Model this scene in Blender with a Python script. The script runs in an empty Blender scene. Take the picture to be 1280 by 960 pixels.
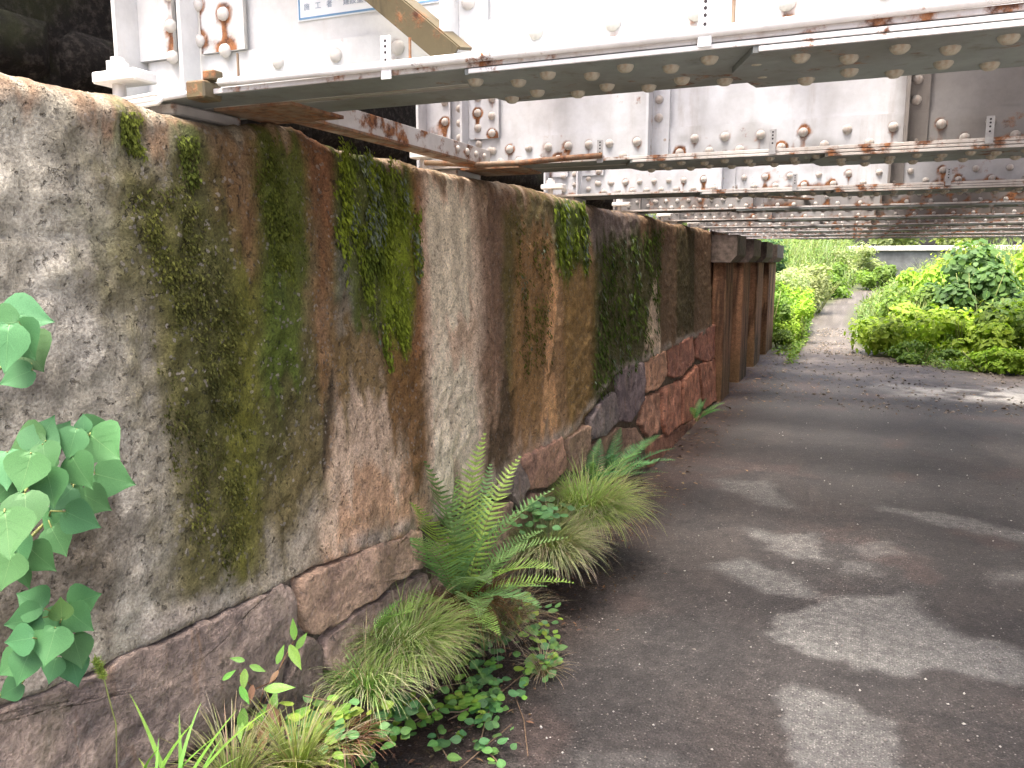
import bpy, math, random
import numpy as np
from mathutils import Vector, Matrix
R = math.radians
rng = np.random.default_rng(7); random.seed(7)
sc = bpy.context.scene
COL = sc.collection

# ------------------------------------------------------------------ camera, sky, sun, exposure
CAM = np.array([0.0, 0.0, 1.6]); FPX = 1000.0; YAW = R(22.743); PITCH = R(8.643)
cam = bpy.data.cameras.new('camera'); cam.sensor_width = 36; cam.lens = FPX*36/1280
cam.clip_start = 0.02; cam.clip_end = 2000
cam_o = bpy.data.objects.new('camera', cam); COL.objects.link(cam_o)
cam_o.location = CAM; cam_o.rotation_euler = (math.pi/2-PITCH, 0, YAW)
sc.camera = cam_o
SUN_EL, SUN_AZ = R(72), R(180+28)          # azimuth measured from +Y, anticlockwise seen from above -> behind and left of the camera
to_sun = Vector((math.sin(SUN_AZ)*math.cos(SUN_EL), math.cos(SUN_AZ)*math.cos(SUN_EL), math.sin(SUN_EL)))
world = bpy.data.worlds.new('World'); sc.world = world; world.use_nodes = True
wn = world.node_tree.nodes; wl = world.node_tree.links
bg = wn['Background']; sky = wn.new('ShaderNodeTexSky'); sky.sky_type = 'NISHITA'; sky.sun_disc = False
sky.sun_elevation = SUN_EL; sky.sun_rotation = math.atan2(to_sun.x, to_sun.y)
sky.air_density = 0.7; sky.dust_density = 8.0; sky.ozone_density = 0.3
wl.new(sky.outputs[0], bg.inputs[0]); bg.inputs[1].default_value = 0.15
sun = bpy.data.lights.new('sun', 'SUN'); sun.energy = 1.3; sun.angle = R(22); sun.color = (1.0, 0.97, 0.88)
sun_o = bpy.data.objects.new('sun', sun); COL.objects.link(sun_o); sun_o.location = (-3, -8, 20)
sun_o.rotation_euler = to_sun.to_track_quat('Z', 'Y').to_euler()
vs = sc.view_settings; vs.view_transform = 'Standard'; vs.look = 'None'; vs.gamma = 1; vs.use_curve_mapping = False
vs.exposure = 2.45
cy_ = sc.cycles; cy_.max_bounces = 6; cy_.diffuse_bounces = 4; cy_.glossy_bounces = 2; cy_.transmission_bounces = 3; cy_.transparent_max_bounces = 4

# ------------------------------------------------------------------ surveying helpers (photo measurements -> places in the world)
_cy, _sy, _cp, _sp = math.cos(YAW), math.sin(YAW), math.cos(PITCH), math.sin(PITCH)
FWD = np.array([-_sy*_cp, _cy*_cp, -_sp]); RIGHT = np.array([_cy, _sy, 0.0]); UP = np.cross(RIGHT, FWD)
WX0, BAT = -1.36, 0.05                      # face of the abutment: X = WX0 - BAT*z
def ray(x, y): return (x-640)*RIGHT-(y-480)*UP+FPX*FWD
def atZ(x, y, z=0.0): d = ray(x, y); return CAM+d*(z-CAM[2])/d[2]
def atX(x, y, X): d = ray(x, y); return CAM+d*X/d[0]
def atY(x, y, Y): d = ray(x, y); return CAM+d*Y/d[1]
def wallp(x, y):
    d = ray(x, y); t = (WX0-BAT*CAM[2])/(d[0]+BAT*d[2]); p = CAM+t*d; return (p[1], p[2])
def srgb(*c):
    c = np.array(c, float)/255.0
    return np.where(c <= 0.04045, c/12.92, ((c+0.055)/1.055)**2.4)

# ------------------------------------------------------------------ noise
def _h(ix, iy, s):
    n = (ix.astype(np.int64)*374761393+iy.astype(np.int64)*668265263+s*1442695041) & 0xFFFFFFFF
    n = ((n ^ (n >> 13))*1274126177) & 0xFFFFFFFF
    return ((n ^ (n >> 16)) & 0xFFFF)/65535.0
def vn(x, y, s=0):
    ix, iy = np.floor(x), np.floor(y); fx, fy = x-ix, y-iy
    fx = fx*fx*(3-2*fx); fy = fy*fy*(3-2*fy)
    a, b, c, d = _h(ix, iy, s), _h(ix+1, iy, s), _h(ix, iy+1, s), _h(ix+1, iy+1, s)
    return (a+(b-a)*fx)*(1-fy)+(c+(d-c)*fx)*fy
def fbm(x, y, s=0, o=4):
    t, a, n = 0, 0.5, 0
    for k in range(o):
        t = t+a*vn(x*2**k, y*2**k, s+k*17); n += a; a *= 0.5
    return t/n
def sstep(a, b, x):
    t = np.clip((x-a)/(b-a), 0, 1); return t*t*(3-2*t)
def polysd(P, x, y):
    P = np.array(P, float); d = np.full(x.shape, 1e9); ins = np.zeros(x.shape, bool); n = len(P)
    for i in range(n):
        a, b = P[i], P[(i+1) % n]; e = b-a
        wx, wy = x-a[0], y-a[1]; t = np.clip((wx*e[0]+wy*e[1])/max(e@e, 1e-12), 0, 1)
        d = np.minimum(d, np.hypot(wx-e[0]*t, wy-e[1]*t))
        c = ((a[1] <= y) & (b[1] > y)) | ((b[1] <= y) & (a[1] > y))
        if abs(e[1]) > 1e-12: ins ^= c & (x < a[0]+(y-a[1])/e[1]*e[0])
    return np.where(ins, d, -d)

# ------------------------------------------------------------------ object helpers
def tag(o, label=None, cat=None, group=None, kind=None):
    if label: o['label'] = label
    if cat: o['category'] = cat
    if group: o['group'] = group
    if kind: o['kind'] = kind
    return o
def empty(name, loc=(0, 0, 0), rz=0):
    o = bpy.data.objects.new(name, None); COL.objects.link(o); o.location = loc; o.rotation_euler = (0, 0, rz)
    o.empty_display_size = 0.1; return o
def link(name, me, mat=None, parent=None, loc=None):
    o = bpy.data.objects.new(name, me); COL.objects.link(o)
    if mat is not None and len(me.materials) == 0: me.materials.append(mat)
    if parent is not None: o.parent = parent
    if loc is not None: o.location = loc
    return o
def meshnp(name, V, F, col=None, smooth=False, extra=None):
    V = np.asarray(V, np.float32); F = np.asarray(F, np.int32); me = bpy.data.meshes.new(name)
    k = F.shape[1]; me.vertices.add(len(V)); me.vertices.foreach_set('co', V.ravel())
    me.loops.add(F.size); me.loops.foreach_set('vertex_index', F.ravel())
    me.polygons.add(len(F)); me.polygons.foreach_set('loop_start', np.arange(0, F.size, k, dtype=np.int32))
    if smooth: me.polygons.foreach_set('use_smooth', np.ones(len(F), bool))
    me.update(calc_edges=True)
    if col is not None:
        a = me.attributes.new('Col', 'FLOAT_COLOR', 'POINT'); c = np.ones((len(V), 4), np.float32); c[:, :3] = col
        a.data.foreach_set('color', c.ravel())
    for nm, val in (extra or {}).items():
        a = me.attributes.new(nm, 'FLOAT', 'POINT'); a.data.foreach_set('value', np.asarray(val, np.float32))
    me.validate(); return me
class MB:
    def __init__(s): s.v = []; s.f = []
    def add(s, v, f):
        n = len(s.v); s.v += [tuple(p) for p in v]; s.f += [tuple(i+n for i in q) for q in f]; return s
    def box(s, a, b, bev=0.0):
        a = np.minimum(a, b).astype(float), np.maximum(a, b).astype(float); lo, hi = a
        bev = min(bev, 0.45*min(hi-lo))
        if bev <= 0:
            v = [(x, y, z) for x in (lo[0], hi[0]) for y in (lo[1], hi[1]) for z in (lo[2], hi[2])]
            return s.add(v, [(0, 1, 3, 2), (4, 6, 7, 5), (0, 4, 5, 1), (2, 3, 7, 6), (0, 2, 6, 4), (1, 5, 7, 3)])
        v = []; idx = {}
        for cx in (0, 1):
            for cy in (0, 1):
                for cz in (0, 1):
                    c = np.array([(lo, hi)[cx][0], (lo, hi)[cy][1], (lo, hi)[cz][2]]); sg = np.array([1-2*cx, 1-2*cy, 1-2*cz])
                    for ax in range(3):
                        p = c+sg*bev; p[ax] = c[ax]; idx[cx, cy, cz, ax] = len(v); v.append(p)
        f = []
        for ax in range(3):
            o = [i for i in range(3) if i != ax]
            for q in (0, 1):
                ring = []
                for (i, j) in ((0, 0), (1, 0), (1, 1), (0, 1)):
                    c = [0, 0, 0]; c[ax] = q; c[o[0]] = i; c[o[1]] = j; ring.append(idx[(*c, ax)])
                f.append(ring)
            for (i, j) in ((0, 0), (1, 0), (1, 1), (0, 1)):
                c0 = [0, 0, 0]; c1 = [0, 0, 0]; c0[ax] = 0; c1[ax] = 1
                for c in (c0, c1): c[o[0]] = i; c[o[1]] = j
                f.append([idx[(*c0, o[0])], idx[(*c1, o[0])], idx[(*c1, o[1])], idx[(*c0, o[1])]])
        for c in [(x, y, z) for x in (0, 1) for y in (0, 1) for z in (0, 1)]: f.append([idx[(*c, k)] for k in range(3)])
        return s.add(v, f)
    def tube(s, pts, r, n=8, cap=True):
        pts = [np.array(p, float) for p in pts]; m = len(pts); rr = r if hasattr(r, '__len__') else [r]*m
        t0 = pts[1]-pts[0]; u = np.cross(t0, [0, 0, 1.0]); u = u if np.linalg.norm(u) > 1e-6 else np.array([1.0, 0, 0]); u /= np.linalg.norm(u)
        v = []
        for i, p in enumerate(pts):
            t = pts[min(i+1, m-1)]-pts[max(i-1, 0)]; t = t/np.linalg.norm(t); u = u-t*(u@t); u /= np.linalg.norm(u); w = np.cross(t, u)
            for k in range(n): a = 2*math.pi*k/n; v.append(p+rr[i]*(math.cos(a)*u+math.sin(a)*w))
        f = [(i*n+k, i*n+(k+1) % n, (i+1)*n+(k+1) % n, (i+1)*n+k) for i in range(m-1) for k in range(n)]
        if cap: f += [tuple(range(n))[::-1], tuple(range((m-1)*n, m*n))]
        return s.add(v, f)
    def bar(s, a, b, w, h, up=(0, 0, 1), bev=0):
        a, b = np.array(a, float), np.array(b, float); t = b-a; L = np.linalg.norm(t); t /= L
        sd = np.cross(t, up); sd /= np.linalg.norm(sd); u = np.cross(sd, t)
        m = MB(); m.box((0, -w/2, -h/2), (L, w/2, h/2), bev)
        return s.add([a+p[0]*t+p[1]*sd+p[2]*u for p in m.v], m.f)
    def mesh(s, name, smooth=False):
        import bmesh
        me = bpy.data.meshes.new(name); me.from_pydata(s.v, [], s.f)
        bm = bmesh.new(); bm.from_mesh(me); bmesh.ops.recalc_face_normals(bm, faces=bm.faces); bm.to_mesh(me); bm.free()
        if smooth:
            for p in me.polygons: p.use_smooth = True
        me.update(); return me
    def build(s, name, mat, parent=None, smooth=False, loc=None): return link(name, s.mesh(name, smooth), mat, parent, loc)

# ------------------------------------------------------------------ materials
class NT:
    def __init__(s, name):
        s.m = bpy.data.materials.new(name); s.m.use_nodes = True; s.t = s.m.node_tree; s.b = s.t.nodes['Principled BSDF']; s.out = s.t.nodes['Material Output']
        s.tc = None
    def n(s, ty, **kw):
        x = s.t.nodes.new(ty)
        for k, v in kw.items():
            if k.startswith('_'): setattr(x, k[1:], v)
        return x
    def put(s, sock, v):
        if isinstance(v, bpy.types.NodeSocket): s.t.links.new(v, sock)
        elif isinstance(v, (tuple, list, np.ndarray)) and len(v) == 3 and sock.type == 'RGBA': sock.default_value = (*[float(q) for q in v], 1)
        else: sock.default_value = v
    def coord(s, k='Object'):
        if s.tc is None: s.tc = s.n('ShaderNodeTexCoord')
        return s.tc.outputs[k]
    def mapv(s, scale, vec=None):
        x = s.n('ShaderNodeMapping'); s.put(x.inputs[0], vec or s.coord()); x.inputs['Scale'].default_value = scale; return x.outputs[0]
    def noise(s, scale, detail=4, rough=0.55, vec=None, dist=0.0):
        x = s.n('ShaderNodeTexNoise'); s.put(x.inputs['Vector'], vec or s.coord()); x.inputs['Scale'].default_value = scale
        x.inputs['Detail'].default_value = detail; x.inputs['Roughness'].default_value = rough; x.inputs['Distortion'].default_value = dist; return x.outputs[0]
    def voro(s, scale, vec=None, out='Distance', feat='F1'):
        x = s.n('ShaderNodeTexVoronoi'); x.feature = feat; s.put(x.inputs['Vector'], vec or s.coord()); x.inputs['Scale'].default_value = scale; return x.outputs[out]
    def ramp(s, v, a, b, lo=0.0, hi=1.0):
        x = s.n('ShaderNodeMapRange'); x.interpolation_type = 'SMOOTHSTEP'; s.put(x.inputs[0], v)
        for i, q in zip((1, 2, 3, 4), (a, b, lo, hi)): x.inputs[i].default_value = q
        return x.outputs[0]
    def math(s, op, a, b=0.0):
        x = s.n('ShaderNodeMath'); x.operation = op; s.put(x.inputs[0], a); s.put(x.inputs[1], b); return x.outputs[0]
    def mix(s, f, a, b, mode='MIX'):
        x = s.n('ShaderNodeMix'); x.data_type = 'RGBA'; x.blend_type = mode; s.put(x.inputs[0], f); s.put(x.inputs[6], a); s.put(x.inputs[7], b); return x.outputs[2]
    def attr(s, name, out='Color'):
        x = s.n('ShaderNodeAttribute'); x.attribute_name = name; return x.outputs[out]
    def rand(s): return s.n('ShaderNodeObjectInfo').outputs['Random']
    def bump(s, h, strength=0.3, dist=0.01, nrm=None):
        x = s.n('ShaderNodeBump'); x.inputs['Strength'].default_value = strength; x.inputs['Distance'].default_value = dist; s.put(x.inputs['Height'], h)
        if nrm is not None: s.put(x.inputs['Normal'], nrm)
        return x.outputs[0]
    def fin(s, color, rough=0.8, normal=None, spec=None, metal=None):
        s.put(s.b.inputs['Base Color'], color); s.put(s.b.inputs['Roughness'], rough)
        if normal is not None: s.put(s.b.inputs['Normal'], normal)
        if spec is not None: s.put(s.b.inputs['Specular IOR Level'], spec)
        if metal is not None: s.put(s.b.inputs['Metallic'], metal)
        return s.m

def mat_wall():
    t = NT('weathered_concrete'); c = t.attr('Col'); moss = t.attr('moss', 'Fac'); agg = t.attr('agg', 'Fac')
    fine = t.noise(140, 5, 0.7); mid = t.noise(26, 5, 0.65)
    c = t.mix(1.0, c, t.mix(t.ramp(mid, 0.3, 0.7), (0.76, 0.75, 0.73), (1.20, 1.19, 1.17)), 'MULTIPLY')
    c = t.mix(1.0, c, t.mix(t.ramp(fine, 0.32, 0.68), (0.66, 0.65, 0.64), (1.28, 1.28, 1.27)), 'MULTIPLY')
    # aggregate: pale and dark pebbles in the cement
    wv = t.n('ShaderNodeVectorMath'); wv.operation = 'ADD'; t.put(wv.inputs[0], t.coord()); nz = t.n('ShaderNodeTexNoise'); t.put(nz.inputs['Vector'], t.coord()); nz.inputs['Scale'].default_value = 45; sc3 = t.n('ShaderNodeVectorMath'); sc3.operation = 'SCALE'; t.put(sc3.inputs[0], nz.outputs[1]); sc3.inputs[3].default_value = 0.016; t.put(wv.inputs[1], sc3.outputs[0]); wv = wv.outputs[0]
    vc = t.voro(75, wv, out='Color'); vd = t.voro(75, wv)
    sep = t.n('ShaderNodeSeparateColor'); t.put(sep.inputs[0], vc)
    peb = t.math('MULTIPLY', t.math('LESS_THAN', vd, 0.40), t.math('GREATER_THAN', sep.outputs[0], 0.74))
    peb = t.math('MULTIPLY', peb, agg)
    pcol = t.mix(sep.outputs[1], (0.09, 0.085, 0.075), (0.36, 0.32, 0.27))
    c = t.mix(t.math('MULTIPLY', peb, 0.75), c, pcol)
    pit = t.ramp(t.noise(60, 3, 0.6), 0.60, 0.70)
    c = t.mix(t.math('MULTIPLY', pit, 0.45), c, (0.035, 0.032, 0.028))
    h = t.math('ADD', t.math('MULTIPLY', fine, 0.5), t.math('MULTIPLY', mid, 1.0)); h = t.math('SUBTRACT', h, t.math('MULTIPLY', pit, 0.8))
    h = t.math('ADD', h, t.math('MULTIPLY', peb, 0.35))
    return t.fin(c, 0.92, t.bump(h, 0.9, 0.014), 0.25)
def mat_stone():
    t = NT('foundation_stone'); r = t.rand(); vec = t.coord()
    c = t.attr('Col'); n1 = t.noise(9, 5, 0.6); n2 = t.noise(70, 5, 0.7)
    st = t.noise(5, 4, 0.6, t.mapv((1, 5, 1.0)))
    c = t.mix(1.0, c, t.mix(t.ramp(n1, 0.3, 0.7), (0.6, 0.58, 0.6), (1.3, 1.25, 1.2)), 'MULTIPLY')
    c = t.mix(1.0, c, t.mix(t.ramp(n2, 0.3, 0.7), (0.66, 0.66, 0.66), (1.25, 1.25, 1.25)), 'MULTIPLY')
    c = t.mix(t.ramp(st, 0.56, 0.75, 0, 0.55), c, (0.36, 0.22, 0.13))
    c = t.mix(t.ramp(t.noise(22, 5, 0.7), 0.56, 0.68, 0, 0.65), c, (0.045, 0.038, 0.034)); c = t.mix(t.ramp(t.noise(31, 5, 0.7), 0.60, 0.70, 0, 0.5), c, (0.42, 0.39, 0.35))
    c = t.mix(t.ramp(t.noise(3.1, 4), 0.6, 0.75, 0, 0.35), c, (0.10, 0.12, 0.03))
    return t.fin(c, 0.85, t.bump(t.math('ADD', n1, t.math('MULTIPLY', n2, 0.7)), 0.95, 0.03), 0.3)
def mat_steel(name, base, rust_lo=0.66, rust_hi=0.76, grime_shade=0.3, gcol=(0.22, 0.2, 0.17), attr=False, rough=0.5, rust2=0.5):
    t = NT(name); r = t.rand()
    n1 = t.noise(2.2, 5, 0.65); n2 = t.noise(14, 6, 0.7); n3 = t.noise(5, 5, 0.7, t.mapv((3.2, 3.2, 0.45)))
    c = t.mix(t.ramp(n1, 0.35, 0.75, 0, grime_shade), base, gcol)
    c = t.mix(t.ramp(n3, 0.52, 0.75, 0, grime_shade*1.1), c, gcol)
    c = t.mix(1.0, c, t.mix(t.ramp(n2, 0.3, 0.7), (0.9, 0.9, 0.9), (1.06, 1.06, 1.06)), 'MULTIPLY')
    fac = t.ramp(t.math('ADD', t.math('MULTIPLY', n2, 0.65), t.math('MULTIPLY', t.noise(3.3, 4, 0.6), 0.35)), rust_lo, rust_hi)
    if attr:
        a = t.attr('rust', 'Fac'); k = t.ramp(t.math('ADD', t.math('MULTIPLY', a, 0.75), t.math('MULTIPLY', n2, 0.6)), 0.52, 0.85)
        fac = t.math('MAXIMUM', fac, k)
        c = t.mix(t.math('MULTIPLY', t.attr('grime_shade', 'Fac'), 0.95), c, t.mix(n2, (0.07, 0.055, 0.045), (0.17, 0.14, 0.115)))
    rust = t.mix(t.ramp(t.noise(40, 4, 0.7), 0.35, 0.65), (0.075, 0.028, 0.014), (0.30, 0.125, 0.05))
    c = t.mix(fac, c, rust)
    h = t.math('ADD', t.math('MULTIPLY', n2, 0.6), t.math('MULTIPLY', fac, 0.5))
    return t.fin(c, t.math('ADD', t.math('MULTIPLY', fac, 0.35), rough), t.bump(h, 0.35, 0.004), 0.4)
def mat_leaf(name, trans=0.35, rough=0.5, vein=False, spec=0.35):
    t = NT(name); c = t.attr('Col'); r = t.rand()
    hs = t.n('ShaderNodeHueSaturation'); t.put(hs.inputs['Color'], c); t.put(hs.inputs['Hue'], t.math('ADD', t.math('MULTIPLY', r, 0.03), 0.485)); t.put(hs.inputs['Value'], t.math('ADD', t.math('MULTIPLY', r, 0.45), 0.8))
    c = t.mix(1.0, hs.outputs[0], t.mix(t.ramp(t.noise(60 if vein else 25, 3), 0.3, 0.7), (0.8, 0.82, 0.8), (1.15, 1.13, 1.1)), 'MULTIPLY')
    t.fin(c, rough, None, spec)
    tr = t.n('ShaderNodeBsdfTranslucent'); t.put(tr.inputs[0], t.mix(1.0, c, (1.15, 1.25, 0.5), 'MULTIPLY'))
    mx = t.n('ShaderNodeMixShader'); mx.inputs[0].default_value = trans
    t.t.links.new(t.b.outputs[0], mx.inputs[1]); t.t.links.new(tr.outputs[0], mx.inputs[2]); t.t.links.new(mx.outputs[0], t.out.inputs[0])
    return t.m
def mat_plain(name, col, rough=0.7, var=0.3, scale=20, bump=0.2):
    t = NT(name); n = t.noise(scale, 5, 0.65)
    c = t.mix(1.0, col, t.mix(t.ramp(n, 0.3, 0.7), (1-var,)*3, (1+var,)*3), 'MULTIPLY')
    return t.fin(c, rough, t.bump(n, bump, 0.005), 0.35)
def mat_ground():
    t = NT('worn_asphalt'); c = t.attr('Col'); asp = t.attr('asp', 'Fac'); dry = t.attr('dry', 'Fac')
    f1 = t.noise(160, 4, 0.7); f2 = t.noise(18, 5, 0.65)
    c = t.mix(1.0, c, t.mix(t.ramp(f2, 0.3, 0.7), (0.72, 0.72, 0.73), (1.25, 1.25, 1.24)), 'MULTIPLY')
    vd = t.voro(110); vcol = t.voro(110, out='Color'); sp = t.n('ShaderNodeSeparateColor'); t.put(sp.inputs[0], vcol)
    chip = t.math('MULTIPLY', t.math('LESS_THAN', vd, 0.42), 1.0)
    cc = t.mix(sp.outputs[0], (0.4, 0.4, 0.4), (2.1, 2.06, 2.0))
    c = t.mix(t.math('MULTIPLY', chip, asp), c, t.mix(1.0, c, cc, 'MULTIPLY'))
    pale = t.math('MULTIPLY', t.math('LESS_THAN', vd, 0.34), t.math('GREATER_THAN', t.math('ADD', sp.outputs[1], t.math('MULTIPLY', f2, 0.25)), 1.09))
    c = t.mix(t.math('MULTIPLY', pale, t.math('MULTIPLY', asp, 0.8)), c, (0.30, 0.28, 0.26))
    c = t.mix(1.0, c, t.mix(t.ramp(f1, 0.3, 0.7), (0.7, 0.7, 0.7), (1.25, 1.25, 1.25)), 'MULTIPLY')
    h = t.math('ADD', t.math('MULTIPLY', t.math('SUBTRACT', 0.6, vd), 1.0), t.math('MULTIPLY', f1, 0.6)); h = t.math('ADD', h, t.math('MULTIPLY', f2, 0.6))
    rg = t.math('ADD', t.math('MULTIPLY', dry, 0.2), t.math('ADD', t.math('MULTIPLY', f2, 0.25), 0.52))
    return t.fin(c, rg, t.bump(h, 0.6, 0.006), 0.4)
def mat_dark_stone():
    t = NT('sooty_masonry'); n = t.noise(30, 6, 0.75); m = t.noise(3, 4, 0.6)
    c = t.mix(t.ramp(n, 0.45, 0.75), (0.012, 0.010, 0.009), (0.075, 0.066, 0.055)); c = t.mix(t.ramp(m, 0.5, 0.75, 0, 0.7), c, (0.03, 0.035, 0.012))
    return t.fin(c, 0.9, t.bump(n, 0.8, 0.02), 0.2)

M = dict(wall=mat_wall(), stone=mat_stone(), ground=mat_ground(), dark=mat_dark_stone(),
    white=mat_steel('white_paint', (0.66, 0.665, 0.66), 0.615, 0.70, 0.20, (0.45, 0.38, 0.30), True),
    grey=mat_steel('grey_white_paint', (0.60, 0.615, 0.66), 0.60, 0.70, 0.34, (0.33, 0.28, 0.25), True),
    worn=mat_steel('worn_grey_paint', (0.33, 0.32, 0.32), 0.53, 0.64, 0.6, (0.17, 0.13, 0.11), True),
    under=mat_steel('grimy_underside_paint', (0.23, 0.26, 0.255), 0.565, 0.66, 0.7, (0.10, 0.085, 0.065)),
    edge=mat_steel('rusty_edge_paint', (0.60, 0.58, 0.57), 0.50, 0.60, 0.45, (0.30, 0.22, 0.17)),
    edge_w=mat_steel('clean_edge_paint', (0.78, 0.77, 0.76), 0.575, 0.64, 0.2, (0.45, 0.36, 0.29)),
    rivet=mat_steel('rivet_paint', (0.52, 0.49, 0.47), 0.56, 0.70, 0.6, (0.24, 0.18, 0.14)),
    rivet_w=mat_steel('rivet_white_paint', (0.60, 0.585, 0.56), 0.59, 0.72, 0.35, (0.38, 0.30, 0.22)),
    rivet_u=mat_steel('rivet_cream_paint', (0.46, 0.44, 0.37), 0.56, 0.70, 0.7, (0.17, 0.14, 0.09)),
    rust=mat_steel('rusted_steel', (0.26, 0.19, 0.13), 0.40, 0.60, 0.6, (0.10, 0.07, 0.045)),
    ochre=mat_steel('ochre_strut', (0.125, 0.10, 0.055), 0.49, 0.60, 0.9, (0.045, 0.038, 0.025)),
    corb=mat_plain('stained_corbel', (0.10, 0.075, 0.062), 0.85, 0.45, 16, 0.5),
    strap=mat_plain('strap_paint', (0.72, 0.72, 0.72), 0.5, 0.1, 30), strap_g=mat_plain('grey_strap_paint', (0.33, 0.33, 0.34), 0.5, 0.2, 30),
    hole=mat_plain('dark_hole', (0.03, 0.025, 0.03), 0.9, 0.2, 30), tie=mat_plain('timber_tie', (0.10, 0.075, 0.055), 0.9, 0.3, 12),
    leaf=mat_leaf('leaf', 0.32), leaf_big=mat_leaf('broad_leaf', 0.14, 0.6, True, 0.25), fern=mat_leaf('fern_leaf', 0.30, 0.55), grass=mat_leaf('grass_blade', 0.3, 0.6, False, 0.2),
    moss=mat_leaf('moss', 0.15, 0.9, False, 0.1), far=mat_leaf('sunlit_leaf', 0.4, 0.55, False, 0.25),
    stem=mat_plain('green_stem', (0.20, 0.22, 0.07), 0.7, 0.2, 40), twig=mat_plain('dry_twig', (0.19, 0.13, 0.085), 0.85, 0.35, 60), brown=mat_plain('dead_frond', (0.15, 0.075, 0.04), 0.85, 0.4, 60),
    peb=mat_leaf('pebble', 0.0, 0.8), conc=mat_plain('pale_concrete', (0.42, 0.41, 0.39), 0.85, 0.25, 3, 0.2), fconc=mat_plain('grey_concrete', (0.10, 0.105, 0.105), 0.85, 0.3, 2, 0.2),
    plate=mat_plain('notice_plate', (0.80, 0.82, 0.83), 0.4, 0.03, 10, 0.0), blue=mat_plain('blue_ink', (0.16, 0.30, 0.47), 0.5, 0.1, 20, 0.0), ink=mat_plain('faded_ink', (0.33, 0.38, 0.46), 0.5, 0.1, 20, 0.0))

#==BODY==
# ------------------------------------------------------------------ ground sheet: asphalt, dry patches, dirt path, bank
def hill(x, y):
    base = 0.040*np.clip(y-18, 0, 22)+0.012*np.clip(y-40, 0, 200)
    pc = path_c(y); d = x-pc
    left = 0.75*sstep(0.7, 3.2, -d)*sstep(15.5, 20, y)
    right = 0.30*sstep(0.9, 4.0, d)*sstep(14.5, 19, y)
    return base*sstep(16, 19, y)+left+right
def path_c(y): return np.interp(y, [8, 11.5, 15.5, 18, 22, 26, 31, 38, 60], [0.7, 0.2, -0.18, -0.34, -0.42, -0.25, 0.45, 1.7, 5.0])
xs = np.concatenate([-np.geomspace(300, 1.9, 40), np.arange(-1.8, 2.6, 0.026), np.geomspace(2.7, 300, 40)])
ys = np.concatenate([-np.geomspace(300, 0.8, 30), np.arange(-0.6, 1.6, 0.2), np.arange(1.7, 8, 0.026), np.arange(8.05, 17, 0.06), np.geomspace(17.1, 600, 90)])
gx, gy = np.meshgrid(xs, ys); gx = gx.ravel(); gy = gy.ravel()
wx = gx+0.10*(fbm(gx*4, gy*4, 3)-0.5)*2+0.05*(fbm(gx*14, gy*14, 5)-0.5)*2
wy = gy+0.10*(fbm(gx*4, gy*4, 9)-0.5)*2+0.05*(fbm(gx*14, gy*14, 11)-0.5)*2
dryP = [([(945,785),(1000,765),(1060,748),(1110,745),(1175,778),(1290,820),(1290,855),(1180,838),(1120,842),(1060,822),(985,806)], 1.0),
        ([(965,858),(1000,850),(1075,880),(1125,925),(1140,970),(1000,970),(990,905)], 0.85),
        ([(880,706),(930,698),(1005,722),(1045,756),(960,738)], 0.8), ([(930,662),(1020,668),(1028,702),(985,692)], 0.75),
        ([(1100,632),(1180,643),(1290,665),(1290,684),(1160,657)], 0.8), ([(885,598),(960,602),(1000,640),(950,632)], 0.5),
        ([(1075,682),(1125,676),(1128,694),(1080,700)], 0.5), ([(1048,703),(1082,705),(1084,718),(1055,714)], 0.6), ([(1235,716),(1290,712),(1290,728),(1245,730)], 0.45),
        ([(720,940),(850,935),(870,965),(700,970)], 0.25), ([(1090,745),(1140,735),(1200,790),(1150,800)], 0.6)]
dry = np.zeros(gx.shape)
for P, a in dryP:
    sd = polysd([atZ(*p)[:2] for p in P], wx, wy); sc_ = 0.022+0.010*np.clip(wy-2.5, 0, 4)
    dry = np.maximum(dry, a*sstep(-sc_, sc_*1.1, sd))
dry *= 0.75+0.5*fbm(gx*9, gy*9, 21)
b = fbm(gx*1.6, gy*0.9, 31); b2 = fbm(gx*5, gy*5, 33)
colg = np.empty((len(gx), 3)); colg[:] = (0.048, 0.043, 0.042)
def lay(col, c, a): col[:] = col*(1-a[:, None])+np.array(c)*a[:, None]
lay(colg, (0.056, 0.048, 0.045), sstep(0.42, 0.62, b)*0.8)
lay(colg, (0.034, 0.031, 0.031), sstep(0.5, 0.68, b2)*0.55)
nearw = sstep(0.55, 0.0, gx-WX0)*sstep(17, 15, gy); lay(colg, (0.060, 0.035, 0.027), nearw*sstep(0.35, 0.6, b2+0.1)*0.8)
red = sstep(0.60, 0.72, fbm(gx*2.3, gy*1.7, 41)); lay(colg, (0.066, 0.047, 0.043), red*0.6)
lay(colg, (0.135, 0.131, 0.126), np.clip(dry, 0, 1))
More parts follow.
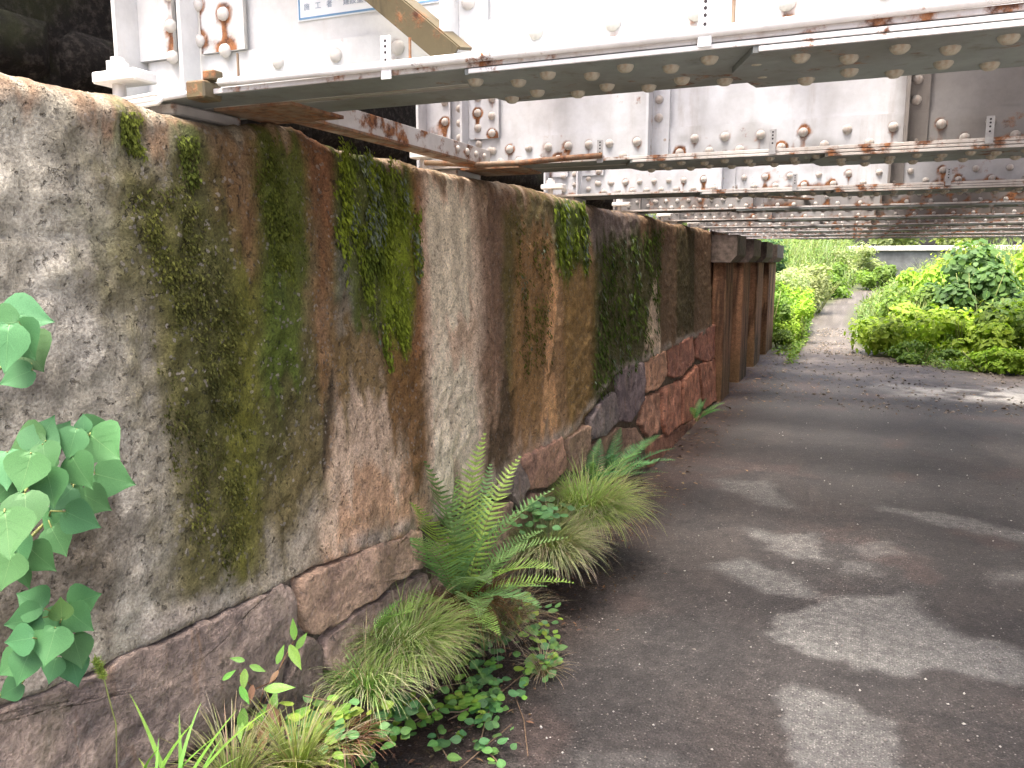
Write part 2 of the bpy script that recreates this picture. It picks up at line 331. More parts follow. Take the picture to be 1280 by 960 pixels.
# beyond the bridge the asphalt breaks up into dirt; a pale sandy strip at the right has sunlight painted into its colour
dirt = sstep(10.2, 14.5, gy+1.6*(fbm(gx*2, gy*2, 51)-0.5)*2+0.5*gx)
lay(colg, (0.085, 0.069, 0.058), dirt); lay(colg, (0.15, 0.125, 0.105), dirt*sstep(0.5, 0.72, fbm(gx*6, gy*4, 53))*0.7)
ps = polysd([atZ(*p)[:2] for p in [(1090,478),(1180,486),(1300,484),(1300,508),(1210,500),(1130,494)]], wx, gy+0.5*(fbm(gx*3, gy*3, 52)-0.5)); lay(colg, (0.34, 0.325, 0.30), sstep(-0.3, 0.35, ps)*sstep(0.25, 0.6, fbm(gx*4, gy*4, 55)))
pd = np.abs(gx-path_c(gy)); wid = np.interp(gy, [14, 17, 26, 38], [0.72, 0.30, 0.22, 0.22])
veg = sstep(0.0, 0.35, pd-wid+0.25*(fbm(gx*3, gy*3, 61)-0.5))*sstep(14.8, 16.5, gy)
lay(colg, (0.066, 0.056, 0.046), sstep(15, 19, gy)*(1-veg)); lay(colg, (0.10, 0.088, 0.075), sstep(15, 19, gy)*(1-veg)*sstep(0.48, 0.66, fbm(gx*7, gy*3, 63))); lay(colg, (0.05, 0.06, 0.02), veg)
front = sstep(1.5, 0.9, gy); lay(colg, (0.16, 0.15, 0.14), front)  # unseen ground behind the camera, lightened to bounce light under the bridge
gz = hill(gx, gy)+0.012*(fbm(gx*1.5, gy*1.5, 71)-0.5)+0.004*(fbm(gx*12, gy*12, 72)-0.5)+0.05*dirt*(fbm(gx*2.5, gy*2.5, 73)-0.5)+0.03*dirt*(fbm(gx*9, gy*9, 74)-0.5)
gz = gz*sstep(600, 200, np.abs(gy))
nx, ny = len(xs), len(ys); I = np.arange(nx*ny).reshape(ny, nx)
F = np.stack([I[:-1, :-1], I[:-1, 1:], I[1:, 1:], I[1:, :-1]], -1).reshape(-1, 4)
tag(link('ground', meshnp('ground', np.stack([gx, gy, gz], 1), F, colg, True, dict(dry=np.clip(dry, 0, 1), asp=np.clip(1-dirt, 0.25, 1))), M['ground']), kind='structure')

# soil heaped against the near foot of the wall
def bank_h(x, y): return 0.50*sstep(2.05, 1.15, y)*sstep(-0.72, -1.05, x+0.12*(fbm(x*5, y*5, 81)-0.5)*2)
mx_, my_ = np.meshgrid(np.arange(-1.5, -0.55, 0.02), np.arange(-0.4, 2.2, 0.02), indexing='ij'); mz_ = bank_h(mx_, my_)+0.03*(fbm(mx_*9, my_*9, 82)-0.5)-0.02
I = np.arange(mx_.size).reshape(mx_.shape); cb_ = np.empty((mx_.size, 3)); cb_[:] = (0.045, 0.034, 0.026); lay(cb_, (0.09, 0.06, 0.04), sstep(0.45, 0.65, fbm(mx_*20, my_*20, 83).ravel()))
tag(link('soil_bank', meshnp('soil_bank', np.stack([mx_.ravel(), my_.ravel(), mz_.ravel()], 1), np.stack([I[:-1, :-1], I[1:, :-1], I[1:, 1:], I[:-1, 1:]], -1).reshape(-1, 4), cb_, True, dict(asp=np.zeros(mx_.size), dry=np.ones(mx_.size))), M['ground']), kind='structure')

# ------------------------------------------------------------------ abutment wall (concrete with stains, stone footing, sooty wall behind the ledge)
WTOP = 1.955
wroot = empty('abutment_wall', (-1.7, 4, 0))
tag(wroot, 'long moss-streaked concrete abutment wall with rough stone footing on the left', 'wall')
def W(*pp): return [wallp(*p) for p in pp]
SEAM = np.array([wallp(p[0], p[1]+9) for p in [(-60,905),(0,872),(90,842),(180,800),(290,752),(365,718),(440,685),(530,652),(600,618),(660,566),(720,532),(770,458),(800,448),(840,425),(892,405)]])
def seam_z(y): return np.interp(y, SEAM[:, 0], SEAM[:, 1])
Yw = np.concatenate([np.arange(-2.0, 0.8, 0.05), np.arange(0.8, 3.2, 0.010), np.arange(3.2, 5.2, 0.016), np.arange(5.2, 9.13, 0.026), [9.15]])
prof = [(WX0-BAT*z, z) for z in np.concatenate([np.arange(-0.15, 0.5, 0.03), np.arange(0.5, 1.895, 0.0125)])]
x_t, z_t = WX0-BAT*1.90, 1.895; rr = 0.055
prof += [(x_t-rr+rr*math.cos(a), z_t+rr*math.sin(a)) for a in np.linspace(0.05, math.pi/2, 8)]
prof += [(x_t-rr-q, z_t+rr) for q in np.linspace(0.03, 1.0, 20)]
prof = np.array(prof); npf = len(prof)
px_, pz_ = prof[:, 0], prof[:, 1]
yy, ii = np.meshgrid(Yw, np.arange(npf), indexing='ij'); yy = yy.ravel(); ii = ii.ravel(); X = px_[ii].copy(); Z = pz_[ii].copy()
arc = np.concatenate([[0], np.cumsum(np.hypot(np.diff(px_), np.diff(pz_)))])[ii]+pz_[0]      # running length up the profile: doubles as z on the face
S = arc
lo = fbm(yy*1.3, S*1.3, 101); mi = fbm(yy*6, S*6, 102); hi = fbm(yy*26, S*26, 103, 5); st = fbm(yy*22, S*1.2, 104)
# stain painting: polygons on the face with ragged edges that run downwards
C = np.empty((len(yy), 3)); C[:] = srgb(152, 147, 134); moss = np.zeros(len(yy)); agg = np.full(len(yy), 0.55)
wy_ = yy+0.05*(mi-0.5)*2+0.035*(hi-0.5)*2+0.03*(st-0.5)*2; wz_ = S+0.07*(mi-0.5)*2+0.16*(st-0.5)*2+0.03*(hi-0.5)*2
def stain(P, col, a=1.0, soft=0.04, ragged=0.35, m=0.0, ag=None, kind='poly'):
    s = polysd(W(*P), wy_, wz_); k = sstep(-soft, soft, s)
    k = k*a*np.clip(1-ragged+ragged*2.2*(0.5*mi+0.3*hi+0.2*st), 0, 1)
    lay(C, srgb(*col), np.clip(k, 0, 1)); np.maximum(moss, m*k, out=moss) if m else None
    if ag is not None: agg[:] = agg*(1-k)+ag*k
lay(C, srgb(120, 115, 102), sstep(0.42, 0.62, mi)*0.7); lay(C, srgb(178, 173, 162), sstep(0.5, 0.7, fbm(yy*9, S*9, 107))*0.6)
lay(C, srgb(88, 82, 62), sstep(0.52, 0.70, fbm(yy*3.2, S*2.6, 108))*0.55)
# dirt along the top and overall browning under the bridge
br = sstep(1.45, 2.1, yy); lay(C, srgb(158, 136, 110), br*0.6)
br = sstep(4.2, 7.0, yy); lay(C, srgb(128, 106, 80), br*0.6)
stain([(-200,60),(150,105),(270,150),(420,168),(560,200),(720,245),(880,285),(900,270),(880,320),(720,275),(560,232),(415,205),(250,175),(140,140),(-200,100)], (112, 84, 62), 0.85, 0.05, 0.35)
stain([(0,460),(70,470),(60,540),(0,545)], (60, 54, 48), 0.7, 0.06, 0.5)
stain([(90,640),(180,640),(150,780),(60,830),(-20,830),(-20,700)], (74, 65, 54), 0.75, 0.08, 0.5)
stain([(100,230),(170,205),(200,215),(190,235),(110,240)], (168, 158, 148), 0.7, 0.03, 0.3)
# left olive field
stain([(120,205),(235,175),(300,190),(420,195),(432,470),(415,620),(300,725),(235,748),(212,610),(165,420)], (98, 88, 54), 0.92, 0.12, 0.4, 0.25, 0.9)
stain([(125,225),(300,205),(345,330),(400,470),(330,600),(230,520),(165,390)], (68, 70, 34), 0.82, 0.12, 0.55, 0.7, 0.9)
stain([(215,480),(300,430),(330,600),(300,715),(240,735),(225,620)], (72, 72, 36), 0.8, 0.11, 0.5, 0.6, 0.8)
stain([(278,330),(320,330),(330,560),(322,700),(290,705),(284,520)], (96, 96, 38), 0.75, 0.06, 0.45, 0.7, 0.5)
stain([(145,135),(178,140),(182,195),(155,195)], (66, 76, 28), 0.8, 0.03, 0.5, 0.8)
stain([(215,165),(252,170),(255,232),(222,238)], (62, 74, 28), 0.85, 0.03, 0.5, 0.8)
stain([(70,300),(130,290),(140,330),(90,345)], (92, 92, 58), 0.5, 0.05, 0.6, 0.3)
stain([(260,165),(420,175),(420,240),(372,340),(300,330),(262,250)], (112, 84, 58), 0.8, 0.09, 0.4, 0, 0.5)
stain([(318,165),(374,172),(382,330),(374,470),(330,470),(318,300)], (72, 86, 30), 0.85, 0.03, 0.45, 0.9)
stain([(376,165),(416,172),(424,420),(430,480),(400,500),(392,330)], (122, 84, 58), 0.9, 0.04, 0.35, 0, 0.8)
stain([(398,380),(424,380),(428,540),(412,560)], (150, 122, 98), 0.6, 0.03, 0.5)
stain([(402,500),(414,500),(414,565),(404,560)], (46, 38, 30), 0.8, 0.015, 0.4)
stain([(410,330),(548,380),(552,470),(500,520),(430,505),(405,480)], (118, 98, 64), 0.9, 0.07, 0.35, 0.1)
# bright hanging moss and its neighbours
stain([(415,165),(522,205),(526,330),(512,470),(470,460),(440,400),(418,380)], (72, 82, 34), 0.95, 0.03, 0.35, 1.0)
stain([(418,320),(438,320),(440,420),(420,420)], (116, 112, 104), 0.6, 0.03, 0.4)
stain([(468,250),(520,250),(520,420),(505,465),(478,455)], (98, 112, 24), 0.85, 0.03, 0.35, 1.0)
stain([(424,515),(490,510),(512,640),(420,700),(395,700)], (196, 172, 150), 0.85, 0.035, 0.25, 0, 0.4)
stain([(440,600),(520,600),(535,660),(400,720)], (188, 146, 112), 0.65, 0.05, 0.35)
stain([(480,440),(548,420),(556,620),(512,600),(494,540)], (114, 84, 52), 0.9, 0.05, 0.35, 0.15, 0.7)
stain([(516,210),(548,212),(552,460),(520,450)], (136, 96, 66), 0.85, 0.05, 0.3)
stain([(532,214),(612,226),(612,420),(604,610),(540,610),(534,440)], (216, 196, 176), 0.97, 0.055, 0.25, 0, 0.35)
stain([(560,400),(600,400),(590,440),(565,450)], (150, 120, 96), 0.5, 0.04, 0.4)
stain([(592,224),(650,236),(640,470),(604,480),(600,360)], (112, 86, 70), 0.85, 0.09, 0.3)
stain([(600,440),(650,440),(650,580),(610,600)], (132, 106, 86), 0.8, 0.08, 0.4)
stain([(628,240),(690,250),(690,480),(650,520),(630,460)], (88, 82, 40), 0.8, 0.05, 0.4, 0.5)
stain([(644,280),(745,300),(742,560),(660,600),(640,520)], (148, 112, 74), 0.75, 0.06, 0.4)
stain([(630,470),(646,470),(640,590),(606,600)], (60, 48, 30), 0.75, 0.03, 0.4)
stain([(688,320),(698,322),(692,430),(686,470),(682,420)], (206, 160, 118), 0.95, 0.012, 0.15)
stain([(682,480),(694,480),(698,550),(676,550)], (214, 164, 120), 0.95, 0.02, 0.15)
stain([(690,242),(732,250),(734,345),(694,340)], (70, 88, 28), 0.95, 0.03, 0.35, 1.0)
stain([(734,255),(800,268),(798,310),(744,330)], (116, 108, 106), 0.75, 0.06, 0.3)
stain([(740,300),(830,282),(826,440),(770,500),(738,520)], (68, 70, 36), 0.88, 0.06, 0.4, 0.8)
stain([(700,330),(742,340),(742,520),(712,530)], (112, 92, 46), 0.6, 0.06, 0.5, 0.4)
stain([(826,278),(900,290),(900,430),(826,440)], (98, 76, 56), 0.75, 0.06, 0.35)
stain([(846,284),(868,288),(868,420),(846,425)], (58, 58, 30), 0.7, 0.06, 0.4, 0.3)
stain([(818,345),(823,345),(826,436),(804,446)], (196, 176, 154), 0.95, 0.02, 0.15)
stain([(640,560),(700,540),(735,560),(640,620)], (176, 150, 130), 0.7, 0.06, 0.3)
# pale lime line just above the footing, dark joint below
dz = S-seam_z(yy); face = (ii < npf-28)
lay(C, srgb(168, 158, 150), np.where(face, np.exp(-((dz-0.035)/0.03)**2)*0.7*sstep(0.3, 0.6, mi), 0)); lay(C, srgb(70, 61, 53), sstep(0.0, -0.02, dz)*0.7)
# green damp film low on the sheltered stretch and on the ledge
lay(C, srgb(96, 84, 70), sstep(WTOP+0.02, WTOP+0.3, S)*0.8)
# faint vertical runs everywhere
C = np.clip(C*(1.22+0.10*sstep(1.6, 1.2, yy))[:, None], 0, 0.75); C *= (0.86+0.28*np.clip((st-0.5)*2.0+0.5, 0, 1))[:, None]
# relief
rel = 0.030*(lo-0.5)+0.022*(mi-0.5)+0.022*(hi-0.5)*(0.6+0.8*agg)+0.010*moss*hi-0.010*np.clip((mi-0.62)*6, 0, 1)
rel = rel-0.028*sstep(0.004, -0.015, dz)*(face)
rel = rel-0.02*np.exp(-((S-1.655-0.02*(lo-0.5))/0.006)**2)*sstep(1.35, 1.1, yy)*face               # form-board line at the near end
tp = np.clip((ii-(npf-28))/8.0, 0, 1)
X = X+rel*(1-tp); Z = Z+tp*(0.045*(fbm(yy*3, X*3, 105)-0.5)+0.05*(fbm(yy*1.1, X*1.1, 106)-0.5)+0.02*(hi-0.5))
Z = Z+np.exp(-((yy-1.86)/0.16)**2-((X+1.48)/0.06)**2)*0.035
n1, n2 = len(Yw), npf; I = np.arange(n1*n2).reshape(n1, n2)
F = np.stack([I[:-1, :-1], I[1:, :-1], I[1:, 1:], I[:-1, 1:]], -1).reshape(-1, 4)
o = link('concrete_face', meshnp('concrete_face', np.stack([X+1.7, yy-4, Z], 1), F, C, True, dict(moss=moss, agg=agg)), M['wall'], wroot)
# lookup of the face for things that sit on it
def face_x(y, z, out=0.0): return WX0-BAT*z+out
FX = X.reshape(n1, n2)
def face_at(y, z):
    i = np.clip(np.searchsorted(Yw, y), 0, n1-1); j = np.clip(np.searchsorted(pz_[:npf-28], z), 0, npf-29); return FX[i, j]

# footing stones: each its own block, laid against the face
def stone_mesh(P, col, seed, bulge=0.006, depth=0.12):
    P = np.array(W(*P)) if max(map(max, P)) > 30 else np.array(P)
    c = P.mean(0); Q = []
    for i in range(len(P)):
        a, b = P[i], P[(i+1) % len(P)]; k = max(2, int(np.linalg.norm(b-a)/0.02))
        for t in np.arange(k)/k: Q.append(a+(b-a)*t)
    Q = np.array(Q)
    for _ in range(1): Q = 0.5*Q+0.25*np.roll(Q, 1, 0)+0.25*np.roll(Q, -1, 0)
    Q = Q+0.010*(np.stack([vn(Q[:, 0]*25, Q[:, 1]*25, seed), vn(Q[:, 0]*25, Q[:, 1]*25, seed+5)], 1)-0.5)*2
    rings = [(1.012, -depth), (1.012, -0.018), (1.004, -0.004)]+[(s, bulge) for s in np.linspace(0.975, 0.06, 15)]
    V = []; m = len(Q)
    for s, h in rings:
        q = c+(Q-c)*s; e = fbm(q[:, 0]*7+seed, q[:, 1]*7, seed, 4)-0.5; e2 = fbm(q[:, 0]*2+seed, q[:, 1]*2.5, seed+3, 3)-0.5
        e3 = np.abs(fbm(q[:, 0]*5-q[:, 1]*3+seed, q[:, 1]*9, seed+8, 3)-0.5); hh = h+(0.030*e+0.018*e2-0.030*np.clip(0.10-e3, 0, 1)*6*0.3)*(s < 0.99)
        V += [(WX0-BAT*z+0.002+d+1.7, y-4, z) for (y, z), d in zip(q, hh)]
    V.append((WX0-BAT*c[1]+0.004+bulge+1.7, c[0]-4, c[1])); F = []
    for r in range(len(rings)-1):
        for k in range(m): k2 = (k+1) % m; F += [(r*m+k, r*m+k2, (r+1)*m+k2), (r*m+k, (r+1)*m+k2, (r+1)*m+k)]
    r = len(rings)-1
    for k in range(m): F.append((r*m+k, r*m+(k+1) % m, len(V)-1))
    V = np.array(V); F = np.array(F)
    v = fbm(V[:, 1]*4+seed, V[:, 2]*4, seed+9); cc = srgb(*col)[None]*(1.0+1.0*v[:, None]); cc = cc*0.68+0.32*cc.mean(1, keepdims=True)*np.array([1.06, 1.0, 0.92]); 
    return meshnp('stone', V, F, cc, True)
stones = [([(-120,1010),(-120,935),(0,884),(90,852),(180,812),(290,764),(358,730),(372,752),(374,790),(350,850),(290,905),(200,965),(60,1050)], (134,117,106)),
    ([(376,722),(440,697),(526,660),(534,704),(490,732),(440,760),(418,786),(390,790),(380,760)], (176,142,114)),
    ([(412,800),(436,772),(486,744),(536,716),(545,770),(500,820),(430,850),(408,830)], (156,130,114)),
    ([(380,800),(404,802),(402,850),(440,872),(400,930),(300,990),(220,985),(300,915),(356,858)], (110,96,86)),
    ([(545,690),(600,636),(640,625),(636,690),(590,740),(552,762)], (126,100,86)),
    ([(610,620),(652,578),(662,606),(648,640),(640,620)], (122,106,102)),
    ([(650,574),(704,546),(708,586),(690,606),(664,612)], (142,102,84)),
    ([(710,546),(736,530),(738,560),(730,590),(712,588)], (142,110,90)),
    ([(640,650),(664,618),(694,612),(730,596),(732,640),(690,690),(645,700)], (116,90,74)),
    ([(738,524),(752,500),(770,490),(772,528),(756,546),(740,548)], (108,96,98)),
    ([(772,468),(784,456),(804,452),(806,500),(790,528),(774,526)], (108,92,98)),
    ([(806,450),(832,438),(834,466),(822,486),(808,490)], (158,112,84)), ([(836,434),(866,420),(868,452),(850,472),(836,470)], (136,82,64)),
    ([(870,418),(896,404),(897,445),(884,452),(870,448)], (132,78,60)), ([(808,496),(824,490),(826,536),(812,548),(800,530)], (146,100,76)),
    ([(828,486),(850,476),(850,530),(834,545),(828,530)], (150,92,66)), ([(853,476),(872,456),(876,500),(866,525),(853,530)], (142,84,58)),
    ([(874,456),(898,448),(898,498),(880,512)], (138,82,56)), ([(742,556),(772,534),(796,536),(806,552),(780,590),(745,620)], (122,92,74)), ([(812,554),(850,534),(880,516),(898,504),(898,520),(850,560),(815,590)], (118,76,56))]
for k, (P, col) in enumerate(stones):
    if k >= 4: col = tuple(min(255, c*f) for c, f in zip(col, (1.20, 1.22, 1.18)))
    link('stone', stone_mesh(P, col, 300+13*k), M['stone'], wroot)
# sooty parapet wall behind the ledge, built of rough courses
bw = empty('back_wall', (-2.3, 4, 1.9)); tag(bw, 'dark sooty masonry wall behind the girder ends above the ledge', 'wall')
MB().box((-0.5, -7, -0.02), (-0.03, 5.2, 1.6)).build('core', M['dark'], bw)
def block_mesh(L, H, seed):
    nu, nv = 7, 5; u, v = np.meshgrid(np.linspace(0, L, nu), np.linspace(0, H, nv), indexing='ij'); e = np.minimum(np.minimum(u, L-u), np.minimum(v, H-v)); 
    x = np.where(e < 1e-6, -0.04, 0.02*fbm(u*9+seed, v*9, seed)+0.01); I = np.arange(nu*nv).reshape(nu, nv)
    return meshnp('masonry_block', np.stack([x.ravel(), u.ravel(), v.ravel()], 1), np.stack([I[:-1, :-1], I[1:, :-1], I[1:, 1:], I[:-1, 1:]], -1).reshape(-1, 4), None, True)
bms = [block_mesh(0.42, 0.205, s) for s in (1, 2, 3, 4)]
for r in range(2):
    for k in range(22):
        y = -3.2+k*0.43+0.21*(r % 2)
        if y < 5: link('masonry_block', bms[(k*3+r) % 4], M['dark'], bw, (0, y, 0.02+r*0.215))

# pilastered stretch beyond, with corbels carrying the far girders
pw = empty('pilaster_abutment', (-1.45, 12.8, 0)); tag(pw, 'dark rust-stained abutment with corbelled pilasters at the far end of the wall', 'wall')
yy2, zz2 = np.meshgrid(np.arange(9.15, 16.4, 0.06), np.arange(-0.1, 1.96, 0.05), indexing='ij'); Vx = -1.47+0.02*fbm(yy2*2, zz2*2, 130)+0*yy2
cc = np.empty((yy2.size, 3)); cc[:] = srgb(118, 88, 68); s2 = fbm(yy2*7, zz2*0.7, 131).ravel(); lay(cc, srgb(60, 46, 36), sstep(0.4, 0.6, s2)); lay(cc, srgb(132, 98, 74), sstep(0.58, 0.72, s2)*0.8); lay(cc, srgb(62, 66, 34), sstep(0.55, 0.75, fbm(yy2*2, zz2, 133).ravel())*0.6)
I = np.arange(yy2.size).reshape(yy2.shape)
link('wall_face', meshnp('wall_face', np.stack([Vx.ravel()+1.45, yy2.ravel()-12.8, zz2.ravel()], 1), np.stack([I[:-1, :-1], I[1:, :-1], I[1:, 1:], I[:-1, 1:]], -1).reshape(-1, 4), cc, True, dict(agg=np.full(yy2.size, 0.3), moss=np.zeros(yy2.size))), M['wall'], pw)
MB().box((-0.9, -3.65, -0.1), (-0.06, 3.55, 1.93)).build('wall_core', M['corb'], pw)
def skin_box(a, b, name, base, seed):
    m = MB().box(a, b, 0.012); me = m.mesh(name); import bmesh
    bm = bmesh.new(); bm.from_mesh(me); bmesh.ops.subdivide_edges(bm, edges=[e for e in bm.edges if e.calc_length() > 0.1], cuts=10, use_grid_fill=True); bm.to_mesh(me); bm.free()
    V = np.empty(len(me.vertices)*3, np.float32); me.vertices.foreach_get('co', V); V = V.reshape(-1, 3)
    V[:, 0] += 0.015*(fbm(V[:, 1]*9+seed, V[:, 2]*9, seed)-0.5); me.vertices.foreach_set('co', V.ravel())
    s = fbm(V[:, 1]*13+seed+V[:, 0]*9, V[:, 2]*0.9, seed+1); c = np.empty((len(V), 3)); c[:] = srgb(*base); lay(c, srgb(66, 48, 38), sstep(0.4, 0.6, s)*0.9); lay(c, srgb(166, 128, 98), sstep(0.6, 0.72, s)*0.8); lay(c, srgb(58, 62, 30), sstep(0.6, 0.2, V[:, 2])*0.4)
    a_ = me.attributes.new('Col', 'FLOAT_COLOR', 'POINT'); q = np.ones((len(V), 4), np.float32); q[:, :3] = c; a_.data.foreach_set('color', q.ravel())
    return me
for k, (y0, y1) in enumerate([(9.3, 10.1), (10.95, 11.85), (12.7, 13.7), (14.6, 16.0)]):
    link('pilaster', skin_box((0.0, y0+0.06-12.8, -0.05), (0.15, y1-0.06-12.8, 1.6), 'pilaster', (142, 106, 82), 140+k), M['wall'], pw)
    c = MB(); z0, z1 = 1.60, 1.905; X1 = 0.27
    c.add([(-0.02, y0-12.8, z0), (X1-0.07, y0-12.8, z0), (X1, y0-12.8, z0+0.08), (X1, y0-12.8, z1), (-0.02, y0-12.8, z1), (-0.02, y1-12.8, z0), (X1-0.07, y1-12.8, z0), (X1, y1-12.8, z0+0.08), (X1, y1-12.8, z1), (-0.02, y1-12.8, z1)],
          [(0, 1, 2, 3, 4), (9, 8, 7, 6, 5), (0, 5, 6, 1), (1, 6, 7, 2), (2, 7, 8, 3), (3, 8, 9, 4), (4, 9, 5, 0)])
    c.build('corbel', M['corb'], pw)
# opposite abutment, out of the picture to the right
ow = empty('opposite_abutment', (5.6, 6, 0)); tag(ow, 'plain concrete abutment facing the mossy wall, beyond the right edge', 'wall')
MB().box((0, -5, -0.1), (0.8, 9, 1.95), 0.03).build('wall_face', M['conc'], ow)
# ------------------------------------------------------------------ riveted plate girders
ZB = 1.985; GD = 0.85; HW = 0.145; XL, XR = -1.73, 6.2
GY = [1.665, 3.20, 4.75, 6.30, 7.85, 9.40, 10.95, 12.50, 14.05]
def dome(r, h, n=10):
    V = []; F = []
    for k, (a, b) in enumerate([(1.0, -0.002), (1.0, 0.18*h), (0.86, 0.55*h), (0.55, 0.86*h)]):
        for i in range(n): t = 2*math.pi*i/n; V.append((r*a*math.cos(t), r*a*math.sin(t), b))
    V.append((0, 0, h))
    for k in range(3):
        for i in range(n): F.append((k*n+i, k*n+(i+1) % n, (k+1)*n+(i+1) % n)); F.append((k*n+i, (k+1)*n+(i+1) % n, (k+1)*n+i))
    for i in range(n): F.append((3*n+i, 3*n+(i+1) % n, 4*n))
    return np.array(V), np.array(F)
DV, DF = dome(0.0168, 0.0135)
ROT_Y = np.array([[1, 0, 0], [0, 0, -1], [0, 1, 0]], float)       # dome axis +Z -> -Y
ROT_D = np.array([[1, 0, 0], [0, -1, 0], [0, 0, -1]], float)      # dome axis -> -Z
def rivmesh(mat, rot):
    me = meshnp('rivet', DV@rot.T, DF, None, True); me.materials.append(mat); return me
RIV = {(m, a): rivmesh(M[m], ROT_Y if a == 'y' else ROT_D) for m in ('rivet', 'rivet_w', 'rivet_u') for a in 'yd'}
DVs, DFs = dome(0.0168, 0.0135, 6)
def panel(x0, x1, z0, z1, y, th, rivets, step, grime_shade=None, seed=0, rustamt=1.0, edge=0.0):
    """a steel plate facing -Y with rust halos and drips under its rivets"""
    xs_ = np.linspace(x0, x1, max(2, int((x1-x0)/step)+1)); zs_ = np.linspace(z0, z1, max(2, int((z1-z0)/step)+1))
    gx_, gz_ = np.meshgrid(xs_, zs_, indexing='ij'); u = gx_.ravel(); w = gz_.ravel(); rust = np.zeros(u.shape)
    for (rx, rz) in rivets:
        if rx < x0-0.05 or rx > x1+0.05: continue
        a = 0.10+0.72*_h(np.array([int(rx*997)]), np.array([int(rz*991)]), seed)[0]; dx, dz_ = u-rx, w-rz
        rust = np.maximum(rust, a*0.75*np.exp(-((np.hypot(dx, dz_)-0.019)/0.010)**2))
        L = 0.03+0.10*a; rust = np.maximum(rust, a*1.0*np.exp(-(dx/0.010)**2)*sstep(-L, -0.01, dz_)*(dz_ < 0))
    fb = fbm(u*5+seed*3.7, w*8, seed+40); fb2 = fbm(u*16+seed, w*3.5, seed+60)
    rust = np.clip(rust*rustamt+edge*np.exp(-((w-z0)/0.02)**2)+rustamt*0.6*sstep(0.60, 0.74, fb)*np.exp(-(w-z0)/0.10)+rustamt*0.6*sstep(0.62, 0.75, fb2)*np.exp(-(w-z0)/0.12), 0, 1)
    g = np.zeros(u.shape) if grime_shade is None else np.clip(grime_shade(u, w), 0, 1)
    I = np.arange(u.size).reshape(gx_.shape); F = np.stack([I[:-1, :-1], I[1:, :-1], I[1:, 1:], I[:-1, 1:]], -1).reshape(-1, 4)
    n = u.size; V = np.stack([u, np.full(n, y), w], 1)
    b = np.array([(x0, y, z0), (x1, y, z0), (x1, y, z1), (x0, y, z1), (x0, y+th, z0), (x1, y+th, z0), (x1, y+th, z1), (x0, y+th, z1)], float)
    F = np.concatenate([F, np.array([(4, 7, 6, 5), (0, 4, 5, 1), (3, 2, 6, 7), (0, 3, 7, 4), (1, 5, 6, 2)])+n])
    V = np.concatenate([V, b]); pad = np.zeros(8)
    return meshnp('plate', V, F, None, False, dict(rust=np.concatenate([rust, pad]), grime_shade=np.concatenate([g, pad])))
girder_labels = ['bright white plate girder nearest the camera, with the notice plate and conduit along it',
    'second plate girder from the front, lavender grey, with grime and painted shade towards its right end',
    'third plate girder from the front, its left stretch glaring white in sunlight',
    'fourth riveted girder from the front, rust-streaked grey', 'fifth riveted girder from the front, with a dark gap in its web angles',
    'sixth riveted girder from the front, dim grey', 'seventh riveted girder from the front, narrow band of rivets', 'eighth riveted girder from the front, just before the last',
    'farthest girder, whose rusty lower edge frames the greenery']
